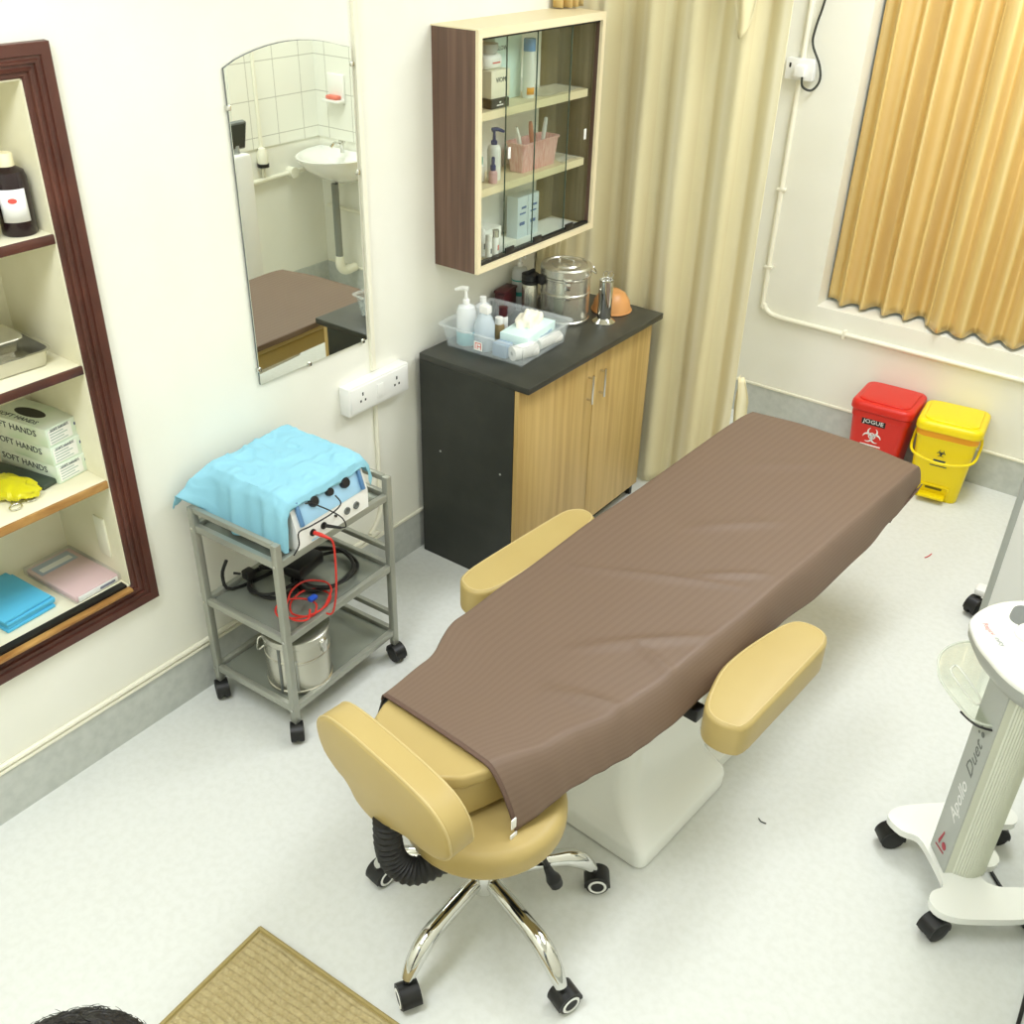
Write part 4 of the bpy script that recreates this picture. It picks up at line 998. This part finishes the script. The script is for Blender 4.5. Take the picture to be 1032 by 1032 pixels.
def bin_(loc, rz, m, lab, handle, ink, liner):
    t = thing('pedal_bin', lab, 'bin', loc, rz)
    w, d, h = .255, .27, .325
    rg = lambda ww, dd, r, z, oy=0: [(x, y, z) for x, y in rrect(ww, dd, r, 6, (0, oy))]
    B().loft([rg(w*.80, d*.80, .03, 0), rg(w*.82, d*.82, .03, .012), rg(w*.97, d*.97, .03, h-.03), rg(w, d, .03, h-.028), rg(w, d, .03, h)]).done('bucket', m, t)
    if liner: B().loft([rg(w*1.0, d*1.0, .032, h-.022), rg(w*1.015, d*1.015, .032, h-.012), rg(w*1.01, d*1.01, .032, h+.012)]).done('liner', ORBAG, t)
    T = Matrix.Translation((0, 0, h+.012)) @ Matrix.Rotation(R(-3 if liner else -2), 4, 'X')
    l = B().pad(rrect(w+.02, d+.02, .045, 7), -.012, .030, .018, T=T, dome=.004, rb=.004).done('lid', m, t, 60)
    B(T).pad(rrect(w-.03, d-.03, .04, 7), .028, .0365, .006, dome=.002).done('lid_panel', m, l, 60)
    fy = lambda z: -(d*.41+(d*.485-d*.41)*z/(h-.03))-.0008
    slope = (d*.485-d*.41)/(h-.03)
    FP = lambda x, z: frame((x, fy(z), z), (1, 0, 0), (0, -slope, 1))
    if handle:
        B().tube([(-w/2-.004, .0, .29), (-w/2-.010, -.05, .255), (-w/2+.01, -d/2-.012, .225), (0, -d/2-.03, .205), (w/2-.01, -d/2-.012, .225), (w/2+.010, -.05, .255), (w/2+.004, 0, .29)], .006, 8).done('carry_handle', m, t)
        biohazard(FP(-.005, .235), .022, ink, t)
        B(FP(-.005, .160)).box((0, .036, 0), (.05, .012, .0008)).box((0, .012, 0), (.07, .004, .0008)).done('printed_line', ink, t)
        b = B(); b.box((0, fy(.035)-.018, .03), (.11, .05, .012), .004); b.done('pedal', m, t)
        b = B(FP(0, .052)); b.box((0, .02, .002), (.12, .008, .008), .002).box((-.062, -.008, .002), (.008, .06, .008), .002).box((.062, -.008, .002), (.008, .06, .008), .002); b.done('pedal_surround', m, t)
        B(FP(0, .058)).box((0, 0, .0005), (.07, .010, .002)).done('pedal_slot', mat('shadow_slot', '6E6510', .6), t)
    else:
        lb = B(FP(-.02, .283)).box((0, 0, 0), (.105, .032, .0012)).done('name_plate', BLACK, t)
        text('JOGUE', .027, FP(-.02, .283) @ Matrix.Translation((0, 0, .0012)), INKW, 'lettering', lb, sx=1.1)
        biohazard(FP(-.015, .215), .048, ink, t)
        B(FP(-.015, .167)).box((0, 0, 0), (.09, .006, .0008)).done('printed_line', ink, t)
        B().box((0, fy(.035)-.014, .03), (.10, .04, .012), .004).done('pedal', m, t)
bin_((1.512, 2.362, .0), R(7), YEL, 'yellow pedal bin with carry handle against the back wall', True, INK, True)
bin_((1.225, 2.372, .0), R(3), RED, 'red pedal bin with white biohazard sign against the back wall', False, INKW, False)

# ------------------------------------------------------------ mat
def floor_mat():
    t = thing('floor_mat', 'beige tufted floor mat with stitched edge at the bottom of the photo', 'mat', (1.30, -1.40, 0), R(2.5))
    w, d = .90, .80
    B().box((0, 0, .004), (w, d, .008), .003).done('backing', MATE, t)
    def f(u, v):
        x, y = (u-.5)*(w-.03), (v-.5)*(d-.03); fx = min(u, 1-u)*w; fy_ = min(v, 1-v)*d
        e = min(1, min(fx, fy_)/.01)
        k = (abs(math.sin(y*math.pi/.017+.35*math.sin(x*40)))*(.55+.45*abs(math.sin(x*math.pi/.013+9*math.floor(y/.017)))))
        return Vector((x, y, .0075+e*(.002+.0085*k+.002*noise.noise(Vector((x*60, y*60, 0))))))
    o = B().grid(f, 360, 330).done('tufted_pile', MATF, t, 180); o['kind'] = 'stuff'
    b = B(); hw, hd = w/2-.007, d/2-.007
    b.tube([(-hw, -hd, .008), (hw, -hd, .008)], .006, 8, 0).tube([(hw, -hd, .008), (hw, hd, .008)], .006, 8, 0).tube([(hw, hd, .008), (-hw, hd, .008)], .006, 8, 0).tube([(-hw, hd, .008), (-hw, -hd, .008)], .006, 8, 0)
    b.done('stitched_edge', MATE, t)
floor_mat()

# ------------------------------------------------------------ laser trolley at right
def laser():
    t = thing('laser_trolley', 'white wheeled treatment device with grey lettered column at the right edge', 'medical device', (2.23, .22, 0))
    o = (2.23, .22)
    P = [(2.014, .237), (2.012, .27), (2.037, .311), (2.119, .388), (2.18, .44), (2.249, .476), (2.281, .483), (2.304, .461), (2.30, .428), (2.258, .39), (2.252, .335), (2.262, .308), (2.285, .302), (2.302, .276), (2.296, .246), (2.272, .222), (2.272, .197), (2.293, .181), (2.325, .187), (2.375, .222), (2.43, .262), (2.463, .262), (2.478, .235), (2.465, .195), (2.401, .121), (2.33, .065), (2.269, .023), (2.224, .012), (2.193, .030), (2.188, .063), (2.205, .094), (2.194, .123), (2.15, .175), (2.104, .219), (2.059, .214)]
    P = [(x-o[0], y-o[1]) for x, y in P]; P = list(reversed(smooth2(P, 3)))
    b = B(); b.tri(P, .078, .100); b.done('foot_plate', WHITEGL, t, 50)
    for x, y, a in ((2.040, .252, 40), (2.228, .030, 60), (2.275, .445, 30), (2.43, .225, 0)):
        caster(t, x-o[0], y-o[1], 0, .033, .046, R(a), stem=.014)
    # column: flat grey lettered face + ribbed rounded body
    A = Vector((2.140, .217)); C_ = Vector((2.197, .143)); e = (C_-A); L = e.length; ex = e/L; nn = Vector((-ex.y, ex.x)) # outwards
    nn = Vector((-.79, -.61)).normalized(); inw = -nn
    def pt(a, c): p = A+ex*a+inw*c; return (p.x-o[0], p.y-o[1])
    face = [pt(0, 0), pt(L, 0)]
    poly = [pt(.004, .003), pt(L, .0)]
    ribs = []
    for k in range(30):
        f = k/29; ang = math.pi*f*.5
        c = .02+.085*f; off = L-.0+.016*math.sin(math.pi*min(1, f*1.0))+(.0028 if k % 2 else 0)
        ribs.append(pt(off, c))
    poly += ribs+[pt(L*.5, .125), pt(-.012, .11), pt(-.015, .03)]
    B().prism(poly, .095, .775).done('column', COLCREAM, t, 30)
    F = frame((pt(L/2, -.002)[0], pt(L/2, -.002)[1], .43), (ex.x, ex.y, 0), (0, 0, 1))
    pn = B(F).box((0, 0, 0), (L, .665, .005), .001).done('front_panel', COLGREY, t)
    V = F @ Matrix.Translation((0, 0, .0028)) @ Matrix.Rotation(R(90), 4, 'Z')
    text('Apollo', .052, V @ Matrix.Translation((-.105, -.004, 0)), INKW, 'lettering', pn, shear=.25, sx=.95)
    text('Duet', .052, V @ Matrix.Translation((.045, -.004, 0)), DKGREY, 'lettering', pn, shear=.25, sx=1.05)
    for x, y, r in ((.128, -.006, .0075), (.122, .012, .004), (.142, .006, .004)): B(V).prism(circ(r, 12, (x, y)), 0, .0008).done('leaf_mark', DKGREY, pn)
    b = B(V)
    b.prism([(-.285, .012), (-.278, .020), (-.23, .006), (-.236, .002)], 0, .0008); b.prism(circ(.011, 14, (-.268, -.012)), 0, .0008); b.prism([(-.30, .024), (-.296, .028), (-.285, -.02), (-.29, -.02)], 0, .0006)
    b.done('red_emblem', mat('emblem_red', 'B03A48', .5), pn)
    # console head
    cp = [(2.057, .231), (2.052, .262), (2.058, .30), (2.075, .345), (2.105, .388), (2.15, .425), (2.22, .46), (2.32, .47), (2.42, .44), (2.47, .36), (2.478, .26), (2.455, .15), (2.39, .08), (2.31, .055), (2.223, .063), (2.169, .092), (2.131, .128), (2.09, .172)]
    cp = list(reversed(smooth2([(x-o[0], y-o[1]) for x, y in cp], 3)))
    b = B(); b.pad(cp, .795, .812, .010, dome=.006, rb=.003); h = b.done('console_top', WHITEGL, t, 50)
    b = B(); b.loft([[(x, y, .732) for x, y in inset(cp, .045)], [(x, y, .745) for x, y in inset(cp, .022)], [(x, y, .775) for x, y in inset(cp, .004)], [(x, y, .796) for x, y in inset(cp, .002)]]); b.done('console_underside', GREYP, t, 50)
    B().pad(list(reversed([(x, y) for x, y in inset(list(reversed(rrect(.12, .09, .03, 5, (2.185-o[0], .335-o[1])))), 0)]))[::-1], .8135, .8175, .001).done('cradle_recess', DKGREY, h)
    B().lathe([(.034, .812), (.036, .824), (.030, .832), (.001, .835)], (2.185-o[0], .262-o[1], 0), 28).done('dial', PORC, h)
    V2 = frame((2.115-o[0], .215-o[1], .8165), (.70, -.71, 0), (.71, .70, 0))
    text('Rejuv', .020, V2 @ Matrix.Translation((-.022, 0, 0)), mat('pale_red_ink', 'E39A96', .5), 'lettering', h)
    text('inity', .020, V2 @ Matrix.Translation((.026, 0, 0)), GREYP, 'lettering', h)
    # clear acrylic tray hooked round the column
    tp = smooth2([(2.006-o[0], .313-o[1]), (2.000-o[0], .36-o[1]), (2.012-o[0], .41-o[1]), (2.052-o[0], .462-o[1]), (2.14-o[0], .51-o[1]), (2.24-o[0], .50-o[1]), (2.30-o[0], .42-o[1]), (2.30-o[0], .27-o[1]), (2.247-o[0], .191-o[1]), (2.158-o[0], .150-o[1]), (2.113-o[0], .168-o[1]), (2.033-o[0], .247-o[1])], 4)
    tp = list(reversed(tp)); a = B(); zt = .60
    a.loft([[(x, y, zt) for x, y in tp], [(x, y, zt+.006) for x, y in tp]]); ac = a.done('acrylic_tray', CLEARG, t)
    B().tube([(x, y, zt+.006) for x, y in tp[::3]], .0035, 6, 3, True).done('tray_rim', clearish('acrylic_edge', 'E4E8DA', .6), ac)
    sl = [(2.04, .315), (2.055, .325), (2.13, .24), (2.135, .215), (2.118, .215), (2.05, .285)]
    B().tube([(x-o[0], y-o[1], zt+.008) for x, y in sl], .003, 6, 4, True).done('tray_slot', clearish('slot_edge', 'EDEFE4', .7), ac)
    B().tube([(x-o[0], y-o[1], zt-.002) for x, y in ((2.105, .172), (2.13, .155), (2.158, .146), (2.2, .158), (2.247, .185), (2.29, .24))], .003, 6).done('tray_edge_seal', BLACK, ac)
    B().cyl((2.27-o[0], .43-o[1], .80), (2.27-o[0], .43-o[1], .86), .022, n=18).done('handpiece', WHITE, t)
    o2 = tag(B().tube([(2.275, .40, .006), (2.285, .335, .006), (2.315, .295, .006), (2.36, .25, .006), (2.40, .20, .006), (2.45, .12, .006), (2.47, -.2, .006), (2.47, -.9, .006)], .005, 8).done('power_cable', BLACK), 'black power cable on the floor under the white device at the right edge', 'cable')
laser()

# tall white machine behind it, whose screen shows in the mirror
def tower():
    t = thing('laser_tower', 'tall white machine with grey edges standing behind the lettered device at the right edge', 'medical device', (2.18, 1.46, 0))
    B().box((.0, 0, .58), (.45, .155, 1.0), .02).done('body', WHITE, t)
    for sx in (-1, 1): B().box((sx*.222, -.066, .58), (.024, .024, 1.0), .006).done('edge_trim', GREYP, t)
    B().box((0, .02, .085), (.47, .20, .03), .012).done('foot_plate', WHITE, t)
    for sx in (-1, 1):
        for sy in (-1, 1):
            fx = .25 if sy > 0 else .15
            B().box((sx*fx, sy*.07+.01, .09), (.07, .06, .03), .012).done('foot', WHITE, t)
            caster(t, sx*(fx+.014), sy*.07-.01, 0, .034, .044, R(90+20*sx), stem=.01)
    T = Matrix.Translation((-.19, .012, 1.17)) @ Matrix.Rotation(R(-12), 4, 'Y')
    s = B(T).box((0, 0, 0), (.03, .115, .14), .008).done('screen_housing', DKGREY, t)
    B(T).box((-.016, 0, 0), (.002, .10, .12)).done('screen', SCREEN, s)
    B().cyl((-.18, .012, 1.07), (-.18, .012, 1.12), .02, n=14).done('screen_stand', GREYP, t)
tower()

# ------------------------------------------------------------ corner seen in the mirror
def basin_corner():
    t = thing('wash_basin', 'white porcelain wash basin on the back wall right of the window, seen in the mirror', 'wash basin', (2.24, D-.008, .80))
    def half(rx, ry, z, n=24, y0=0): return [(rx*math.cos(math.pi+math.pi*k/n), y0+ry*math.sin(math.pi+math.pi*k/n), z) for k in range(n+1)]
    b = B()
    b.loft([half(.07, .12, -.08), half(.14, .22, -.04), half(.21, .32, .02), half(.245, .365, .07), half(.25, .37, .085), half(.235, .35, .088), half(.20, .30, .06, y0=-.02), half(.10, .16, .0, y0=-.06)])
    b.done('bowl', PORC, t, 60)
    tp = B(); tp.cyl((0, -.06, .085), (0, -.06, .14), .012, n=14); tp.tube([(0, -.06, .13), (0, -.12, .15), (0, -.15, .13)], .009, 8); tp.box((0, -.06, .15), (.05, .012, .012), .003); tp.done('tap', CHROME, t)
    B().cyl((0, -.14, -.08), (0, -.14, -.52), .022, n=16).done('waste_pipe', PIPEG, t)
    B().tube([(0, -.14, -.52), (0, -.14, -.58), (.0, -.10, -.62), (0, -.01, -.62)], .028, 12).done('trap', CREAMW, t)
    t = thing('soap_dish', 'white soap dish on the tiled back wall above the wash basin, seen in the mirror', 'soap dish', (2.31, D-.008, 1.20))
    B().box((0, -.008, .03), (.13, .016, .16), .006).box((0, -.035, -.035), (.13, .07, .016), .005).done('dish', PORC, t)
    o = tag(B().box((0, 0, .011), (.09, .045, .022), .008).done('soap_bar', SOAP), 'coral soap bar on the white soap dish, seen in the mirror', 'soap'); o.location = (2.31, D-.045, 1.1735)
    p = thing('water_pipe', 'level cream pipe with round joint on the right wall, seen in the mirror', 'pipe', (W, 2.2, .77))
    B().tube([(-.02, -.30, -.01), (-.02, -.1, -.005), (-.02, .28, .005)], .014, 10).done('pipe', CREAMW, p)
    B().cyl((-.0, .06, 0), (-.05, .06, 0), .032, n=20).done('joint', CREAMW, p)
    p2 = tag(B().tube([(W-.015, 2.05, .76), (W-.015, 2.05, 1.4), (W-.015, 2.05, 2.6)], .011, 10).done('water_pipe', CREAMW), 'thin upright cream pipe on the right wall, seen in the mirror', 'pipe')
    d = thing('wall_dispenser', 'small cream dispenser with dark base on the right wall, seen in the mirror', 'dispenser', (W-.03, 2.04, .86))
    B().lathe([(.03, 0), (.032, .05), (.02, .085), (.001, .09)], n=20).done('body', CREAMW, d); B().lathe([(.034, -.02), (.034, .0), (.001, .0)], n=20).done('dark_base', BLACK, d)
basin_corner()

# ------------------------------------------------------------ bits on the floor
o = tag(B().tube([(1.655, 1.765, .002), (1.664, 1.785, .003), (1.668, 1.81, .002)], .0022, 6).done('thread', REDW), 'short red thread lying on the floor near the yellow bin', 'thread')
o = tag(B().tube([(1.70, .10, .002), (1.712, .092, .003), (1.726, .095, .002)], .0016, 6).done('thread', BLACK), 'short dark thread lying on the floor right of the chair base', 'thread')
from mathutils import Vector as V3

# ------------------------------------------------------------ person at the bottom left (only the crown of the head is in view)
def skin_mesh(name, joints, bones, m, parent, sub=2, root=0):
    me = bpy.data.meshes.new(name); me.from_pydata([j[0] for j in joints], bones, []); 
    o = bpy.data.objects.new(name, me); COL.objects.link(o); o.parent = parent
    md = o.modifiers.new('skin', 'SKIN'); o.modifiers.new('smooth', 'SUBSURF').levels = sub; o.modifiers['smooth'].render_levels = sub
    sk = me.skin_vertices[0].data
    for i, j in enumerate(joints):
        r = j[1]; sk[i].radius = r if isinstance(r, tuple) else (r, r); sk[i].use_root = (i == root)
    ev = o.evaluated_get(bpy.context.evaluated_depsgraph_get()); nm = bpy.data.meshes.new_from_object(ev)
    o.modifiers.clear(); o.data = nm; nm.name = name; nm.polygons.foreach_set('use_smooth', [True]*len(nm.polygons)); nm.materials.clear(); nm.materials.append(m)
    return o
def person():
    t = thing('person', 'person at the bottom left corner with only the crown of black hair in view', 'person', (1.694, -1.847, 0), R(0))
    hs = 1.434/1.60
    def j(x, y, z, r): return ((x*hs, y*hs, z*hs), tuple(a*hs for a in r) if isinstance(r, tuple) else r*hs)
    J = [j(0, 0, .86, (.13, .10)), j(0, 0, 1.02, (.12, .085)), j(0, -.01, 1.17, (.14, .09)), j(0, -.01, 1.29, (.10, .07)), j(0, -.005, 1.36, .048), j(0, .01, 1.41, .05)]
    Bn = [(0, 1), (1, 2), (2, 3), (3, 4), (4, 5)]
    for s in (-1, 1):
        i = len(J); J += [j(s*.16, -.01, 1.28, .05), j(s*.20, -.02, 1.02, .040), j(s*.20, .06, .80, .028), j(s*.20, .085, .73, (.022, .036)), j(s*.20, .095, .685, (.016, .034))]
        Bn += [(3, i), (i, i+1), (i+1, i+2), (i+2, i+3), (i+3, i+4)]
        for k, (dy, ln) in enumerate(((.030, .055), (.010, .065), (-.010, .06), (-.028, .048))):
            q = len(J); J += [j(s*.20, .095+dy, .675, .009), j(s*.198, .098+dy, .675-ln*.55, .008), j(s*.192, .102+dy, .675-ln, .007)]
            Bn += [(i+4, q), (q, q+1), (q+1, q+2)]
        q = len(J); J += [j(s*.195, .125, .715, .010), j(s*.185, .145, .685, .009)]; Bn += [(i+3, q), (q, q+1)]
        i = len(J); J += [j(s*.085, 0, .78, .085), j(s*.09, .01, .45, .055), j(s*.09, -.01, .09, .038), j(s*.095, .03, .035, .036), j(s*.10, .13, .028, (.036, .026))]
        Bn += [(0, i), (i, i+1), (i+1, i+2), (i+2, i+3), (i+3, i+4)]
    body = skin_mesh('body', J, Bn, SKIN, t)
    # head: shaped sphere with face
    hc = Vector((0, .015, 1.434-.112))
    def head(u, v):
        a = u*2*math.pi; ph = (v-.5)*math.pi; d = Vector((math.cos(a)*math.cos(ph), math.sin(a)*math.cos(ph), math.sin(ph)))
        p = Vector((d.x*.074, d.y*.092, d.z*.110))
        if d.z < 0: p.x *= 1-.25*d.z*d.z*1.0; p.y *= 1-.12*d.z*d.z
        if d.y > .3:
            p.y += .020*math.exp(-((d.x/.14)**2+((d.z+.18)/.16)**2))+.006*math.exp(-((d.x/.3)**2+((d.z+.62)/.10)**2))
            for s in (-1, 1): p.y -= .008*math.exp(-(((d.x-s*.38)/.16)**2+((d.z-.03)/.10)**2))
        return hc+p
    B().grid(head, 48, 36).done('head', SKIN, t, 180)
    for s in (-1, 1):
        B(Matrix.Translation(hc+Vector((s*.028, .079, .003)))).lathe([(.001, -.009), (.007, -.006), (.010, 0), (.007, .006), (.001, .009)], n=12).done('eye', PAPER, t)
        B(Matrix.Translation(hc+Vector((s*.076, -.005, -.01))) @ Matrix.Diagonal((.4, .8, 1.3, 1))).lathe([(.001, -.02), (.015, -.014), (.02, 0), (.015, .014), (.001, .02)], n=12).done('ear', SKIN, t)
    B(Matrix.Translation(hc+Vector((0, .083, -.058)))).box((0, 0, 0), (.042, .010, .010), .004).done('mouth', mat('lips', '9A5A4E', .5), t)
    def hair(u, v):
        a = u*2*math.pi; lo = -.35 if math.sin(a) < .25 else .42
        if .25 > math.sin(a) > -.05: lo = -.1
        ph = lo+(math.pi/2-lo)*v; d = Vector((math.cos(a)*math.cos(ph), math.sin(a)*math.cos(ph), math.sin(ph)))
        n = .004*noise.noise(d*9)+.0025*noise.noise(d*25)
        return hc+Vector((d.x*(.083+n), d.y*(.101+n), d.z*(.116+n)))
    B().grid(hair, 96, 36).done('hair', HAIR, t, 180)
    b = B()
    for k in range(700):
        a = random.uniform(0, 2*math.pi); ph = random.uniform(.35, 1.5); d = Vector((math.cos(a)*math.cos(ph), math.sin(a)*math.cos(ph), math.sin(ph)))
        p = hc+Vector((d.x*.083, d.y*.100, d.z*.1155)); tg = d.orthogonal().normalized(); tg = Matrix.Rotation(random.uniform(0, 6.28), 3, d) @ tg
        l = random.uniform(.008, .02); b.tube([p, p+tg*l*.5+d*l*.16, p+tg*l+d*l*.14], [.0005, .0002], 3, 2)
    h = b.done('loose_hair', HAIR, t); h['kind'] = 'stuff'
    b = B()
    b.loft([[(rx*math.cos(k*math.pi/16)*hs, (-.006+ry*math.sin(k*math.pi/16))*hs, z*hs) for k in range(32)] for z, rx, ry in ((.765, .178, .150), (.80, .180, .152), (.90, .170, .142), (1.02, .160, .128), (1.12, .172, .132), (1.21, .190, .136), (1.27, .196, .130), (1.30, .170, .115), (1.325, .115, .090), (1.345, .068, .068), (1.352, .060, .060))], cap=False)
    for s in (-1, 1): b.tube([(s*.14*hs, -.008*hs, 1.262*hs), (s*.175*hs, -.012*hs, 1.235*hs), (s*.192*hs, -.016*hs, 1.17*hs), (s*.198*hs, -.018*hs, 1.09*hs)], [.055*hs, .066*hs, .062*hs, .060*hs], 20)
    b.done('shirt', SHIRT, t, 60)
    TJ = [j(0, 0, .90, (.135, .108)), j(0, 0, .84, (.15, .12))]; TB = [(0, 1)]
    for s in (-1, 1):
        i = len(TJ); TJ += [j(s*.088, 0, .76, .098), j(s*.092, .01, .45, .070), j(s*.092, -.008, .10, .058)]; TB += [(1, i), (i, i+1), (i+1, i+2)]
        B(Matrix.Translation((s*.093*hs, .055, .0))).pad(smooth2([(.038, -.10), (.042, .0), (.040, .09), (.0, .125), (-.040, .09), (-.042, 0), (-.038, -.10), (0, -.118)], 3), .0, .07, .03, rb=.004).done('shoe', BLACK, t, 60)
    skin_mesh('trousers', TJ, TB, TROUS, t, root=1)
person()

# ------------------------------------------------------------ world, camera, view
wd = bpy.data.worlds.new('world'); SC.world = wd; wd.use_nodes = True
wd.node_tree.nodes['Background'].inputs[0].default_value = (.85, .92, 1, 1); wd.node_tree.nodes['Background'].inputs[1].default_value = .35
cam = bpy.data.cameras.new('camera'); co = bpy.data.objects.new('camera', cam); COL.objects.link(co)
cam.sensor_width = 36; cam.lens = 36*1027.3133/1032; cam.clip_start = .02
y, pt, r = -.6239, -.5586, .0272
F = Vector((math.sin(y)*math.cos(pt), math.cos(y)*math.cos(pt), math.sin(pt))); Rt = F.cross(Vector((0, 0, 1))).normalized(); U = Rt.cross(F)
R2 = math.cos(r)*Rt+math.sin(r)*U; U2 = -math.sin(r)*Rt+math.cos(r)*U
co.matrix_world = Matrix(((R2.x, U2.x, -F.x, 2.2972), (R2.y, U2.y, -F.y, -1.9972), (R2.z, U2.z, -F.z, 2.3094), (0, 0, 0, 1)))
SC.camera = co
vs = SC.view_settings; vs.view_transform = 'Standard'; vs.look = 'None'; vs.gamma = 1; vs.use_curve_mapping = False; vs.exposure = -.17
SC.cycles.max_bounces = 10; SC.cycles.transparent_max_bounces = 24; SC.cycles.diffuse_bounces = 5
